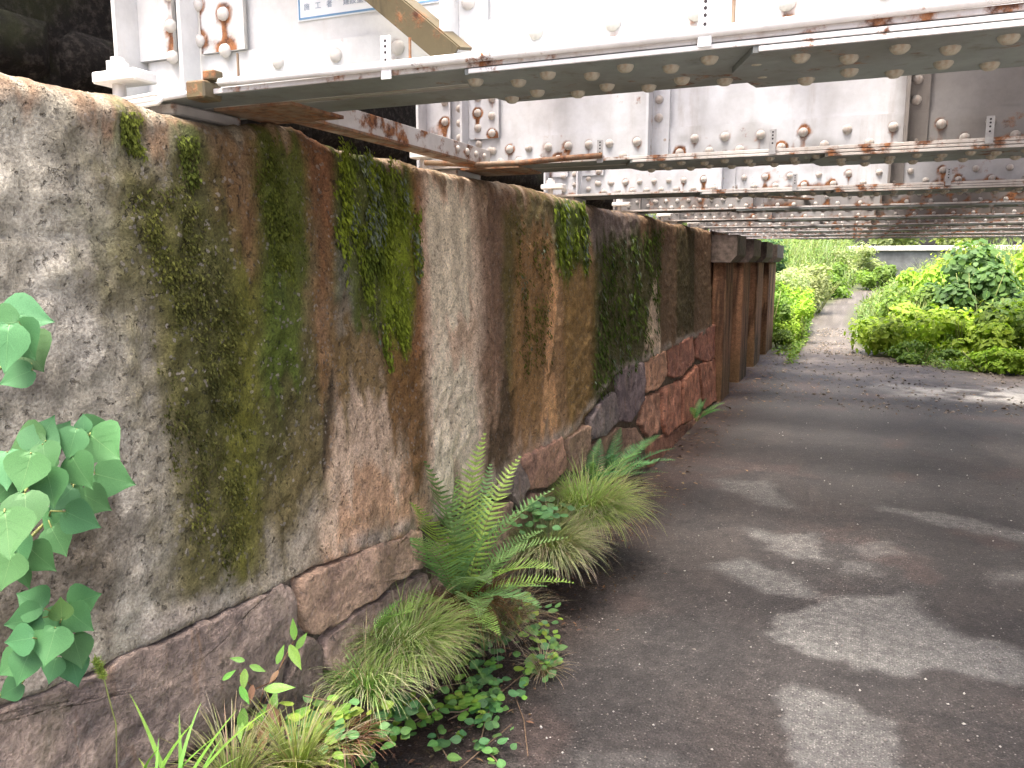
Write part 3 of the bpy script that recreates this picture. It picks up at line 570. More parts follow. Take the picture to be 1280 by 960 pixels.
def girder(i, Y):
    g = empty('plate_girder', (0, Y, ZB)); tag(g, girder_labels[i], 'girder', 'plate girders carrying the railway overhead')
    paint = M['white'] if i == 0 else M['grey'] if i in (1, 2) else M['worn']; rv = 'rivet_w' if i == 0 else 'rivet'
    fine = i < 3; legh = 0.128; yl = -0.006-0.012                       # front face of the flange angle leg (local Y)
    # rivets through the angle leg
    pos = []; x = XL+0.30; k = 0
    while x < (1.6+0.35*i if fine else 3.2+0.0*i):
        pitch = (0.043 if x < -0.95 else 0.056 if x < -0.45 else 0.074); pos.append((x, 0.032 if k % 2 else 0.082)); x += pitch; k += 1
    if i == 0: pos = [(px, 0.036 if q % 2 else 0.092) for q, px in enumerate(np.arange(-1.30, 1.2, 0.083))]
    # stiffeners: pairs of angles standing on the web
    stx = {0: [-0.82, 0.10, 1.05], 1: [-0.75, 0.14, 1.05, 1.95], 2: [-0.70, 0.15, 1.05, 1.95]}.get(i, [-0.70, 0.16, 1.05, 1.95, 2.85])
    srv = []
    for sx in stx:
        for z in np.arange(0.165, 0.34 if fine else 0.3, 0.068): srv.append((sx+0.034, z))
    ecols = {0: [(-1.62, 0.075), (-1.53, 0.085), (-1.45, 0.085)]}.get(i, [(XL+0.09, 0.08), (XL+0.16, 0.06), (XL+0.245, 0.062), (XL+0.31, 0.07)])
    erv = [(ex, z) for q, (ex, dz_) in enumerate(ecols) for z in np.arange(0.05+0.03*(q % 2)+(0.08 if i == 0 else 0), 0.33, dz_)]
    def gr(u, w):  # noise grime, plus deck shade painted into the right-hand stretch
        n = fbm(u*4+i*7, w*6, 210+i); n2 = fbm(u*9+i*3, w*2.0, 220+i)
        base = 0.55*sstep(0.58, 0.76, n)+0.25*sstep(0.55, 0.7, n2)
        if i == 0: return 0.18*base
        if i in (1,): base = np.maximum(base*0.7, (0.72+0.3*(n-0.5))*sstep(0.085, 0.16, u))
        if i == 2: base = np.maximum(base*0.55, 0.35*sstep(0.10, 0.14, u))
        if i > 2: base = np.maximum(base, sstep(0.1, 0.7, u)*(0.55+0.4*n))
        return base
    st_ = 0.009 if i == 0 else 0.012 if fine else 0.04
    allr = pos+srv+erv
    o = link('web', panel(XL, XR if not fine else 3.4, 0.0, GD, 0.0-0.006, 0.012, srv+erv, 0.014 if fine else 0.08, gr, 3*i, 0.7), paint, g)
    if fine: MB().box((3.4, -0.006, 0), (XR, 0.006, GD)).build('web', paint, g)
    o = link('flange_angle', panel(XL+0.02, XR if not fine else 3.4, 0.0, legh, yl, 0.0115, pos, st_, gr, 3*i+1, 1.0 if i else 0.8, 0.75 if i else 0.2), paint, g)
    MB().box((XL+0.02, 0.0065, 0.0), (XR, 0.018, legh)).build('flange_angle', M['worn'], g)
    # horizontal legs (grimy below) and rusty front lip
    MB().box((XL+0.02, yl-0.001-(HW-0.019), 0.0), (XR, yl-0.0012, 0.012), 0.002).build('bottom_flange', M['under'], g)
    MB().box((XL+0.02, 0.0195, 0.0), (XR, HW, 0.012), 0.002).build('bottom_flange', M['under'], g)
    MB().box((XL+0.03, -HW-0.004, 0.001), (XR, -HW-0.0003, 0.0125), 0.001).build('flange_lip', M['edge'], g)
    # cover plates, stepping in towards midspan
    c0 = -0.795 if i == 0 else -0.85; c1 = -0.235 if i == 0 else -0.16
    plates = [(c0, 0.0), (c1, 0.0115)] if fine else [(c0, 0.0)]
    for (cx, dz_) in plates:
        m = MB(); z1, z0 = -0.0006-dz_, -0.0115-dz_; e = 0.055
        m.add([(cx+e, -HW-0.001, z0), (XR, -HW-0.001, z0), (XR, HW+0.004, z0), (cx+0.03, HW+0.004, z0), (cx, 0.0, z0), (cx+e, -HW-0.001, z1), (XR, -HW-0.001, z1), (XR, HW+0.004, z1), (cx+0.03, HW+0.004, z1), (cx, 0.0, z1)],
              [(0, 1, 2, 3, 4), (9, 8, 7, 6, 5), (0, 5, 6, 1), (1, 6, 7, 2), (2, 7, 8, 3), (3, 8, 9, 4), (4, 9, 5, 0)])
        m.build('cover_plate', M['under'], g)
        if fine: MB().box((cx+e+0.01, -HW-0.006, z0+0.001), (XR, -HW-0.0016, z1-0.001), 0.001).build('plate_lip', M['edge_w' if i == 0 else 'edge'], g)
    # top flange
    MB().box((XL, -HW, GD+0.0006), (XR, HW, GD+0.03)).build('top_flange', M['worn'], g)
    # stiffeners
    for sx in stx:
        m = MB(); m.box((sx, -0.10, 0.0135), (sx+0.010, yl-0.0006, GD)); m.box((sx+0.0105, yl-0.0115, legh+0.002), (sx+0.075, yl-0.0006, GD)); m.box((sx+0.0105, yl-0.0125, 0.0137), (sx+0.075, yl-0.0008, legh+0.0015))
        me = m.mesh('stiffener'); a = me.attributes.new('grime_shade', 'FLOAT', 'POINT'); a.data.foreach_set('value', np.full(len(me.vertices), (0.9 if i > 0 and sx > 0.1 else 0.06), np.float32)); me.attributes.new('rust', 'FLOAT', 'POINT')  # right-hand stiffeners coloured dark with grime and painted deck shade
        link('stiffener', me, paint, g)
    # end post plate and angles
    m = MB(); m.box((XL-0.012, -0.10, 0.0), (XL-0.0005, 0.10, GD)); m.box((XL+0.19, -0.09, 0.014), (XL+0.2, yl-0.0129, GD))
    me = m.mesh('end_post'); me.attributes.new('grime_shade', 'FLOAT', 'POINT'); a = me.attributes.new('rust', 'FLOAT', 'POINT')
    if i: a.data.foreach_set('value', np.full(len(me.vertices), 0.22, np.float32))
    link('end_post', me, paint, g)
    for (xa, xb, yo) in ((XL, XL+0.115, 0.012), (XL+0.205, XL+0.34, 0.0118)): link('end_angle', panel(xa, xb, legh+0.001, GD, yl-yo, yo-0.0005, erv, 0.009 if fine else 0.03, gr, 3*i+2, 1.3 if i != 0 else 1.1), paint, g)
    # rivets
    und = []
    nb = np.arange(-0.74 if i == 0 else c0+0.08, (0.9 if i == 0 else 1.6+0.3*i), 0.0795)
    for q, bx in enumerate(nb):
        if i < 3: und += [(bx, (-0.095 if q % 2 == 0 else -0.055)), (bx, 0.055 if q % 2 else 0.1)]
    if fine:
        for (x, z) in pos: link('rivet', RIV[rv, 'y'], None, g, (x, yl-0.0002, z))
        for (x, z) in srv+erv: link('rivet', RIV[rv, 'y'], None, g, (x, yl-0.0118, z) if z > legh or (x, z) in srv else (x, yl-0.0002, z))
        for (x, y) in und:
            dz_ = -0.0115-(0.0115 if x > c1+0.06 else 0)
            link('rivet', RIV['rivet_u', 'd'], None, g, (x, y, dz_))
    else:
        V = []; F = []
        for (x, z) in allr: F.append(DFs+len(V)*len(DVs)); V.append(DVs@ROT_Y.T+np.array([x, yl-0.0004-(0.0115 if z > legh else 0), z]))
        for bx in np.arange(c0+0.08, 4.0, 0.16): F.append(DFs+len(V)*len(DVs)); V.append(DVs@ROT_D.T+np.array([bx, -0.10, -0.0115])); F.append(DFs+len(V)*len(DVs)); V.append(DVs@ROT_D.T+np.array([bx+0.08, 0.10, -0.0115]))
        tag(link('rivets', meshnp('rivets', np.concatenate(V), np.concatenate(F), None, True), M['rivet'], g), kind='stuff')
    # bearing: sole plate, base plate, side lug with anchor bolt and nut
    MB().box((XL-0.02, -0.12, -0.028), (XL+0.19, 0.12, -0.0005), 0.004).build('sole_plate', M['edge'], g)
    MB().box((XL-0.06, -0.17, -0.075), (XL+0.17, 0.17, -0.0285), 0.006).build('base_plate', M['edge'], g)
    m = MB(); m.box((XL+0.0, -0.185, 0.045), (XL+0.14, -0.112, 0.072), 0.004); m.tube([(XL+0.05, -0.148, 0.0725), (XL+0.05, -0.148, 0.098)], 0.026, 6); m.build('bearing_lug', M['edge_w'], g)
    MB().tube([(XL+0.05, -0.148, -0.06), (XL+0.05, -0.148, 0.108)], 0.016, 10).build('anchor_bolt', M['edge'], g, True)
    # perforated straps gripping the lower flange
    for sx in ({0: [-0.915, -0.262, 0.45], 1: [-0.91, -0.28, 0.385]}.get(i, [-0.3, 0.42] if i == 2 else [])):
        ys_ = -HW-0.012; s_ = link('strap', MB().box((sx-0.012, ys_-0.004, -0.008), (sx+0.012, ys_, 0.078), 0.001).mesh('strap'), M['strap' if i == 0 else 'strap_g'], g)
        for z in (0.03, 0.045, 0.057, 0.068):
            h = MB().tube([(sx, ys_-0.0035, z), (sx, ys_-0.0046, z)], 0.0033, 8).build('slot_hole', M['hole'], s_)
        if i == 0: MB().tube([(sx+0.045, ys_+0.02, 0.02), (sx+0.045, ys_+0.02, 0.075)], 0.0035, 6).build('hook_bolt', M['rust'], g)
    return g
G = [girder(i, Y) for i, Y in enumerate(GY)]
g1 = G[0]
# conduit pipe along the front edge of the nearest girder, with coupling and turnbuckle at its end
zc = 0.020; yc = -HW-0.005
MB().tube([(x, yc-0.004+0.004*math.sin(x*2.2), zc+0.003*math.sin(x*3.1)) for x in np.linspace(-1.36, 2.6, 60)], 0.0095, 10).build('conduit_pipe', M['edge_w'], g1, True)
MB().box((-1.44, yc-0.03, -0.012), (-1.385, yc+0.03, 0.028), 0.004).build('clamp_block', M['ochre'], g1)
MB().box((-1.405, yc-0.012, 0.030), (-1.37, yc+0.02, 0.052), 0.003).build('clamp_block', M['ochre'], g1)
m = MB(); m.tube([(-1.84, yc-0.03, -0.018), (-1.44, yc-0.006, 0.006)], 0.007, 8); m.build('tie_rod', M['edge_w'], g1, True)
m = MB()
for dz_ in (-0.011, 0.011): m.tube([(-1.665, yc-0.02, -0.008), (-1.65, yc-0.02, -0.007+dz_), (-1.54, yc-0.014, 0.0+dz_), (-1.525, yc-0.013, 0.001)], 0.005, 8)
m.build('turnbuckle', M['edge_w'], g1, True)
# seam line of an older flange plate, small drain nail
MB().box((-1.33, yc+0.02, 0.03), (-1.326, yc+0.024, 0.09)).build('hook_bolt', M['rust'], g1)
# notice plate with blue frame on the web
sg = empty('notice_plate', (-1.245, GY[0]-0.0075, 2.165)); tag(sg, 'white painting-record plate with blue frame and lettering on the nearest girder', 'sign')
SW, SH = 0.40, 0.30
MB().box((0, -0.002, 0), (SW, 0, SH)).build('board', M['plate'], sg)
m = MB(); t_ = 0.0042
m.box((0.003, -0.0032, 0.003), (SW-0.003, -0.0021, 0.003+t_)); m.box((0.003, -0.0032, SH-0.003-t_), (SW-0.003, -0.0021, SH-0.003)); m.box((0.003, -0.0032, 0.003+t_+0.0001), (0.003+t_, -0.0021, SH-0.0031-t_)); m.box((SW-0.003-t_, -0.0032, 0.003+t_+0.0001), (SW-0.003, -0.0021, SH-0.0031-t_))
m.build('frame', M['blue'], sg)
def text(s, x, z, size, sx=1.0):
    cu = bpy.data.curves.new('lettering', 'FONT'); cu.body = s; cu.size = size; cu.extrude = 0.0003; cu.resolution_u = 2
    ob = bpy.data.objects.new('lettering', cu); COL.objects.link(ob); me = bpy.data.meshes.new_from_object(ob.evaluated_get(bpy.context.evaluated_depsgraph_get())); bpy.data.objects.remove(ob)
    V = np.empty(len(me.vertices)*3, np.float32); me.vertices.foreach_get('co', V); V = V.reshape(-1, 3)
    W_ = np.stack([x+V[:, 0]*sx, -0.0027-V[:, 2], z+V[:, 1]], 1); me.vertices.foreach_set('co', W_.astype(np.float32).ravel()); me.update()
    return link('lettering', me, M['ink'], sg)
for ch, x in (('施', 0.018), ('工', 0.050), ('者', 0.082)): text(ch, x, 0.024, 0.017)
text('建設塗装工業株式会社', 0.128, 0.024, 0.0185)
text('塗料メーカー', 0.018, 0.052, 0.017); text('ニ', 0.128, 0.052, 0.017)
# knee strut rising from the flange of the nearest girder to its walkway bracket
ks = empty('bracket_strut', (-0.79, GY[0]-0.10, 2.02)); tag(ks, 'ochre rusty angle strut slanting up across the nearest girder', 'strut')
m = MB(); a_, b_ = np.array([0.0, 0.0, 0.0]), np.array([-0.66, -0.06, 0.55]); m.bar(a_, b_, 0.052, 0.007, (0, 1, 0.25)); m.build('angle_leg', M['ochre'], ks)
m = MB(); m.bar(a_+np.array([0.02, 0.022, 0.022]), b_+np.array([0.02, 0.022, 0.022]), 0.007, 0.05, (0, 1, 0.25)); m.build('angle_leg', M['ochre'], ks)
MB().box((-1.0, -0.09, 0.551), (-0.2, 0.08, 0.56)).build('bracket_arm', M['ochre'], ks)
# end strut between the first and second girder, on the ledge side
es = empty('end_strut', (-1.41, 2.45, 2.0)); tag(es, 'rusty-edged steel angle tying the two nearest girders along the wall top', 'strut')
m = MB(); m.box((0, -0.60, -0.004), (0.008, 0.66, 0.055), 0.001); m.build('angle_leg', M['edge'], es); MB().box((-0.06, -0.60, -0.013), (0.010, 0.66, -0.0045), 0.001).build('angle_leg', M['rust'], es)
for y in (0.36, 0.44, 0.52, 0.60):
    v, f = dome(0.014, 0.011); me = meshnp('rivet', v@np.array([[0, 0, 1], [0, 1, 0], [-1, 0, 0]], float).T, f, None, True); link('rivet', me, M['rivet'], es, (0.0082, y, 0.025))
MB().box((-0.10, -0.80, -0.022), (0.14, -0.58, -0.0135)).build('gusset_plate', M['rust'], es); MB().box((-0.10, 0.60, -0.024), (0.16, 0.86, -0.0155)).build('gusset_plate', M['rust'], es)
# sagging cable under the second girder
cb = MB().tube([(-1.62, 2.95, 2.00), (-1.40, 2.97, 1.985), (-1.22, 2.99, 1.985), (-1.05, 3.02, 1.998), (-0.9, 3.04, 2.004)], 0.011, 8).build('loose_cable', M['rust'], None, True); tag(cb, 'dark cable sagging from the wall ledge to the second girder', 'cable')
# cross bracing between the paired girders further in
for i, k in ((2, 'pair behind the sunlit gap'), (4, 'middle pair of girders'), (6, 'far pair of girders')):
    y0, y1 = GY[i]+0.03, GY[i+1]-0.03
    x = empty('cross_brace', (-0.7, (y0+y1)/2, 2.05)); tag(x, 'flat diagonal brace lying low between the '+k, 'brace')
    MB().bar((-0.7, y0-(y0+y1)/2, 0), (0.4, y1-(y0+y1)/2, 0), 0.07, 0.01).build('brace_bar', M['rust'], x)
# unseen decks shaped for the light: gapped ties, open slot, planking shading the right
for t in range(5):
    y0 = GY[2*t]-0.10 if t else GY[0]-0.15; y1 = (GY[2*t+2]-(0.28 if t == 0 else 0.13)) if t < 4 else GY[8]+0.5
    d = empty('track_deck', (2, (y0+y1)/2, 2.87)); tag(d, ['first', 'second', 'third', 'fourth', 'fifth'][t]+' unseen track deck above the girders, counted from the front', 'deck', 'railway decks overhead')
    MB().box((-1.88, y0-(y0+y1)/2, 0.0), (-1.15, y1-(y0+y1)/2, 0.12)).build('planking', M['tie'], d)
    for tx in [-4.2+0.46*k for k in range(5)]+[-1.0+0.46*k for k in range(13)]:
        MB().box((tx, y0-(y0+y1)/2, 0.0), (tx+0.17, y1-(y0+y1)/2, 0.18)).build('tie', M['tie'], d)
    if t < 4: MB().box((-1.86, y1-(y0+y1)/2+0.002, 0.02), (-1.15, GY[2*t+2]-0.102-(y0+y1)/2, 0.10)).build('slot_cover', M['tie'], d)
# ------------------------------------------------------------------ foliage helpers
def leaf_tpl(kind):
    if kind == 'low':    # small folded leaf
        V = [(0, 0, 0), (-0.28, 0.38, 0.05), (0, 0.42, 0), (0.28, 0.38, 0.05), (-0.18, 0.72, 0.03), (0.18, 0.72, 0.03), (0, 1, -0.08)]
        F = [(0, 2, 1), (0, 3, 2), (1, 2, 4), (2, 3, 5), (4, 2, 6), (2, 5, 6)]
        return np.array(V, float), np.array(F)
    rows = {'tallow': [(-0.06, 0.14), (0.0, 0.30), (0.14, 0.46), (0.30, 0.50), (0.46, 0.44), (0.62, 0.31), (0.76, 0.17), (0.88, 0.07), (1.0, 0.0)],
            'oval': [(0, 0.10), (0.12, 0.26), (0.3, 0.36), (0.5, 0.36), (0.7, 0.27), (0.87, 0.13), (1.0, 0.0)],
            'lance': [(0, 0.03), (0.12, 0.10), (0.3, 0.16), (0.5, 0.15), (0.72, 0.09), (0.9, 0.03), (1.0, 0.0)]}[kind]
    V = []; F = []
    for k, (t, w) in enumerate(rows):
        y = t; z0 = -0.05*t*t
        base_in = 0.06 if (k == 0 and kind == 'tallow') else 0
        V += [(-w, y, z0+0.05*w), (-w*0.5, y+base_in*0.5, z0+0.035*w), (0, y+base_in, z0-0.02), (w*0.5, y+base_in*0.5, z0+0.035*w), (w, y, z0+0.05*w)]
    for k in range(len(rows)-1):
        for j in range(4):
            a = k*5+j; F += [(a, a+1, a+6), (a, a+6, a+5)]
    return np.array(V, float), np.array(F)
TPL = {k: leaf_tpl(k) for k in ('low', 'tallow', 'oval', 'lance')}
def norm(v): return v/np.maximum(np.linalg.norm(v, axis=-1, keepdims=True), 1e-9)
def frames(dirs, nrm):
    d = norm(dirs); s = norm(np.cross(d, nrm)); n = np.cross(s, d); return np.stack([s, d, n], -1)     # columns: side, along, normal
def leafbatch(P, D, N, size, col, tpl='low', wide=1.0):
    V, F = TPL[tpl]; V = V*np.array([wide, 1, 1]); Rm = frames(D, N); n = len(P)
    W_ = np.einsum('nij,vj->nvi', Rm, V)*np.asarray(size)[:, None, None]+P[:, None, :]
    c = np.repeat(col[:, None, :], len(V), 1)
    return W_.reshape(-1, 3), (F[None]+(np.arange(n)*len(V))[:, None, None]).reshape(-1, 3), c.reshape(-1, 3)
class Soup:
    def __init__(s): s.V = []; s.F = []; s.C = []; s.n = 0
    def add(s, V, F, C):
        F = np.asarray(F)
        s.V.append(V); s.F.append(F+s.n); s.C.append(C); s.n += len(V); return s
    def build(s, name, mat, parent=None, smooth=True, loc=None):
        V = np.concatenate(s.V)
        if loc is not None: V = V-np.array(loc)
        return link(name, meshnp(name, V, np.concatenate(s.F), np.concatenate(s.C), smooth), mat, parent, loc)
def blades(base, az, L, lean, bend, width, c0, c1, seg=5, up=None):
    """curved tapering blades; arrays of length n"""
    n = len(base); t = np.linspace(0, 1, seg+1); h = np.stack([np.cos(az), np.sin(az), 0*az], 1); pos = base.copy(); V = np.zeros((n, seg+1, 2, 3)); C = np.zeros((n, seg+1, 2, 3))
    sd = np.stack([-np.sin(az), np.cos(az), 0*az], 1)
    for k in range(seg+1):
        th = lean+bend*t[k]; w = (width*(1-t[k]**2.0)*0.5+0.0002)[:, None]
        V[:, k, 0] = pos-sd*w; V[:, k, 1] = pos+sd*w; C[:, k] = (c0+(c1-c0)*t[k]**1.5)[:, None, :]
        d = h*np.sin(th)[:, None]+np.array([0, 0, 1.0])*np.cos(th)[:, None]; pos = pos+d*(L/seg)[:, None]
    i = np.arange(n)[:, None]*(2*(seg+1))+np.arange(seg)[None]*2; i = i.ravel()
    return V.reshape(-1, 3), np.concatenate([np.stack([i, i+1, i+3], 1), np.stack([i, i+3, i+2], 1)]), C.reshape(-1, 3)
def jit(c, n, v=0.25, h=0.12):
    c = np.asarray(c, float)[None]*(1+v*rng.uniform(-1, 1, (n, 1))); return np.clip(c*(1+h*rng.uniform(-1, 1, (n, 3))), 0, 1)

# ------------------------------------------------------------------ moss on the wall
def on_face(P, n, hang):
    Q = np.array(W(*P)); lo_, hi_ = Q.min(0), Q.max(0); out = []
    while len(out) < n:
        y = rng.uniform(lo_[0], hi_[0], n); z = rng.uniform(lo_[1], hi_[1], n); s = polysd(Q, y+0.10*(fbm(y*9, z*9, 7)-0.5), z-0.30*(vn(y*30, z*0.7, 8)-0.45)*sstep(hi_[1]-0.05, hi_[1]-0.45, z))
        dens = sstep(0.36, 0.62, fbm(y*14, z*6, 401)); ok = (s > 0) & (rng.random(n) < dens*np.clip(s/0.10+0.06, 0, 1)); out += list(zip(y[ok], z[ok]))
    A = np.array(out[:n]); return A[:, 0], A[:, 1]
def moss_patch(P, n, ln, wd, cols, label, tpl='low'):
    y, z = on_face(P, n, True); x = face_at(y, z)+rng.uniform(-0.002, 0.010, n); p = np.stack([x, y, z], 1)
    D = np.stack([rng.uniform(0.05, 0.75, n), rng.normal(0, 0.35, n), -np.ones(n)], 1); N = np.stack([np.ones(n), rng.normal(0, 0.4, n), rng.uniform(0, 0.6, n)], 1)
    L = ln*rng.uniform(0.5, 1.5, n); k = rng.random(n)[:, None]; cl = fbm(y*11, z*5, 420)[:, None]
    c = np.array(cols[0])*(1-np.clip(cl*1.8-0.4, 0, 1))+np.array(cols[1])*np.clip(cl*1.8-0.4, 0, 1); c = c*(0.5+0.85*k); lich = (fbm(y*16, z*4, 430) > 0.60) & (rng.random(n) < 0.5*(ln > 0.012)); c[lich] = np.array((0.16, 0.19, 0.14))*(0.7+0.6*k[lich])
    s = Soup().add(*leafbatch(p, D, N, L, c, tpl, wd)); o = s.build('moss', M['moss'], None, True, (-1.42, float(y.mean()), float(z.min())))
    return tag(o, label, 'moss', None, 'stuff')
g_a, g_b, olv = (0.06, 0.085, 0.018), (0.21, 0.26, 0.03), (0.085, 0.085, 0.022)
moss_patch([(414,166),(524,206),(528,330),(512,455),(476,440),(440,330),(418,320)], 6500, 0.016, 0.8, (g_a, g_b), 'thick bright green moss hanging from the wall top under the end strut')
moss_patch([(690,244),(732,250),(734,340),(694,330)], 1500, 0.026, 0.7, (g_a, g_b), 'narrow hanging tongue of green moss below the third girder')
moss_patch([(742,300),(830,280),(824,430),(772,490),(738,500)], 2600, 0.032, 0.6, ((0.05, 0.08, 0.018), (0.11, 0.16, 0.03)), 'dark green hanging moss on the shaded stretch of wall')
moss_patch([(320,168),(374,174),(380,330),(370,420),(332,420),(318,300)], 2600, 0.009, 0.9, ((0.07, 0.09, 0.02), (0.15, 0.18, 0.03)), 'thin green moss strip beside the red-brown streak')
moss_patch([(140,240),(240,205),(275,330),(330,430),(330,600),(300,715),(240,735),(222,560),(175,400)], 5200, 0.008, 1.0, ((0.055, 0.06, 0.02), (0.115, 0.125, 0.03)), 'broad olive moss film on the near part of the wall')
moss_patch([(640,270),(690,262),(690,460),(648,490)], 1100, 0.016, 0.8, (olv, (0.14, 0.15, 0.03)), 'olive moss strip right of the beige streak')
moss_patch([(146,138),(180,140),(182,195),(156,195)], 500, 0.009, 0.9, ((0.07, 0.09, 0.02), (0.15, 0.18, 0.03)), 'small green moss tuft near the top left of the wall')
moss_patch([(216,166),(252,170),(255,232),(222,238)], 500, 0.009, 0.9, ((0.06, 0.085, 0.02), (0.13, 0.17, 0.03)), 'second small moss tuft left of the brown wall top')

# ------------------------------------------------------------------ broad-leaved shrub at the left edge
sh = empty('leafy_shrub', atX(-20, 700, -1.10)-np.array([0, 0, 0.35])); tag(sh, 'shrub with broad pale green heart-shaped leaves reaching in at the left edge', 'shrub')
shl = np.array(sh.location)
# (px, py) of leaf centre, image angle of the tip in degrees (0 = right, 90 = down), length px, depth offset from the wall, tone
LV = [(30,395,8,62,.26,1.1),(8,432,95,60,.30,1.15),(28,425,55,55,.28,1.05),(36,440,52,58,.24,1.0),(22,470,150,42,.25,.95),(0,405,170,50,.27,1.0),
 (52,545,-70,52,.30,1.05),(35,560,160,60,.28,.95),(56,573,70,48,.33,1.1),(90,553,105,42,.34,1.2),(120,540,-15,48,.26,.95),(128,556,38,58,.30,1.05),(100,588,55,52,.36,1.12),(140,598,15,56,.24,.9),
 (62,608,75,50,.38,1.15),(32,588,100,52,.36,1.08),(8,585,80,50,.32,1.0),(32,640,80,56,.40,1.15),(6,612,140,46,.3,.85),(8,665,75,62,.42,1.2),(100,648,25,50,.33,1.05),(118,626,30,44,.22,.75),(78,622,130,40,.22,.75),
 (70,655,120,40,.22,.8),(50,697,40,46,.27,.88),(72,675,60,42,.24,.8),(22,690,60,48,.28,.85),(8,712,100,46,.3,.9),(28,718,80,38,.25,.8),(92,620,-60,36,.22,.7),(14,640,-160,40,.24,.75),(50,580,-120,38,.22,.75),(104,530,-100,26,.3,1.2),(78,540,-60,30,.27,1.0),
 (40,752,-155,44,.24,1.0),(104,750,-20,40,.25,1.0),(98,774,35,44,.27,1.05),(62,774,185,34,.22,.85),(32,776,170,44,.24,.92),(63,805,95,46,.29,1.12),(25,800,170,42,.25,1.0),(96,812,75,44,.27,1.05),(44,815,120,38,.24,.9),(16,830,140,36,.22,.9),
 (30,832,105,42,.25,1.0),(66,836,100,32,.23,.85),(92,836,70,40,.24,.95),(76,762,-100,28,.27,1.5),(14,862,150,34,.2,.75),(74,790,-30,30,.22,.8)]
tmes = []
for v in range(4):
    V, F = TPL['tallow']; V = V.copy(); V[:, 2] += 0.02*np.sin(V[:, 1]*5+v)+0.03*V[:, 0]*math.sin(v*2.1); V[:, 0] *= 0.95+0.07*v
    mid = np.abs(V[:, 0]) < 0.01; base = np.array([(0.055, 0.155, 0.060), (0.065, 0.17, 0.066), (0.048, 0.14, 0.055), (0.066, 0.165, 0.060)][v]); c = np.repeat(base[None], len(V), 0); c[mid] = c[mid]*1.25
    nr = len(V)//5; mids = V[np.arange(nr)*5+2]; vs_ = []; vf = []
    for q in range(nr): vs_ += [mids[q]+np.array([-0.013*(1-q/nr), 0, 0.006]), mids[q]+np.array([0.013*(1-q/nr), 0, 0.006])]
    for q in range(nr-1): a = len(V)+2*q; vf += [(a, a+1, a+3), (a, a+3, a+2)]
    for q in (1, 2, 3):          # side veins
        for sgn in (-1, 1):
            a = len(V)+len(vs_); p0 = mids[q]+np.array([0, 0, 0.005]); p1 = V[(q+2)*5+(0 if sgn < 0 else 4)]*np.array([0.85, 1, 1])+np.array([0, 0, 0.008]); w_ = np.array([0, 0.008, 0]); vs_ += [p0-w_, p0+w_, p1+w_*0.4, p1-w_*0.4]; vf += [(a, a+1, a+2), (a, a+2, a+3)]
    c = np.concatenate([np.repeat(base[None], len(V), 0), np.repeat(base[None]*np.array([1.7, 1.35, 1.5]), 2*nr, 0), np.repeat(base[None]*1.16, len(vs_)-2*nr, 0)]); V = np.concatenate([V, np.array(vs_)]); F = np.concatenate([F, np.array(vf)])
    me = meshnp('leaf', V, F, c, True); me.materials.append(M['leaf_big']); tmes.append(me)
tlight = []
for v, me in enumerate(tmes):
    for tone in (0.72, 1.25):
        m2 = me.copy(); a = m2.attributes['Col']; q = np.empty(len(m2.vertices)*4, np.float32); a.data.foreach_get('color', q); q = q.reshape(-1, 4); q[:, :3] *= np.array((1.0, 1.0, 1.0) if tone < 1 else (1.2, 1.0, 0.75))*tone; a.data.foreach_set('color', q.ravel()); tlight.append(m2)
centers = []
for k, (lx, ly, ang, ln, off, tone) in enumerate(LV):
    p = atX(lx, ly, face_x(0, 1.0)+off*0.9); dist = np.linalg.norm(p-CAM); size = ln*0.86*dist/FPX
    a = R(ang); dimg = math.cos(a)*RIGHT-math.sin(a)*UP
    n = norm(-FWD*1.0+np.array([0, 0, 0.22])+rng.normal(0, 0.13, 3)); d = norm(dimg-n*(dimg@n)); 
    fr = frames(d[None], n[None])[0]; mat = Matrix([list(fr[r]*size)+[0] for r in range(3)]+[[0, 0, 0, 1]])
    base = p-d*size*0.42; mat.translation = Vector(base-shl)
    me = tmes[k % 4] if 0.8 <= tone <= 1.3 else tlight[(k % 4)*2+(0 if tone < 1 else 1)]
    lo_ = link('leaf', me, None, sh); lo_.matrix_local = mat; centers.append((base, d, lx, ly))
# twigs and petioles
nodes = {0: [(-60,500),(-10,470),(20,440)], 1: [(-60,760),(20,690),(60,650),(84,610),(110,570),(125,545)], 2: [(-50,890),(20,860),(60,810),(72,775)], 3: [(-40,700),(10,640),(50,590)]}
tw = MB(); tn = []
for q in nodes.values():
    pts = [atX(x, y, face_x(0, 1)+0.16) for x, y in q]; tn += [(p, x, y) for p, (x, y) in zip(pts, q)]; tw.tube([p-shl for p in pts], [0.0035-0.0004*k for k in range(len(pts))], 6)
for (b, d, lx, ly) in centers:
    j = min(tn, key=lambda t: (t[1]-lx)**2+(t[2]-ly)**2); mid_ = (b+j[0])/2-d*0.01+np.array([0, 0, 0.004]); tw.tube([j[0]-shl, mid_-shl, b-shl], [0.0018, 0.0014, 0.0012], 5)
tw.build('twigs', M['stem'], sh, True)

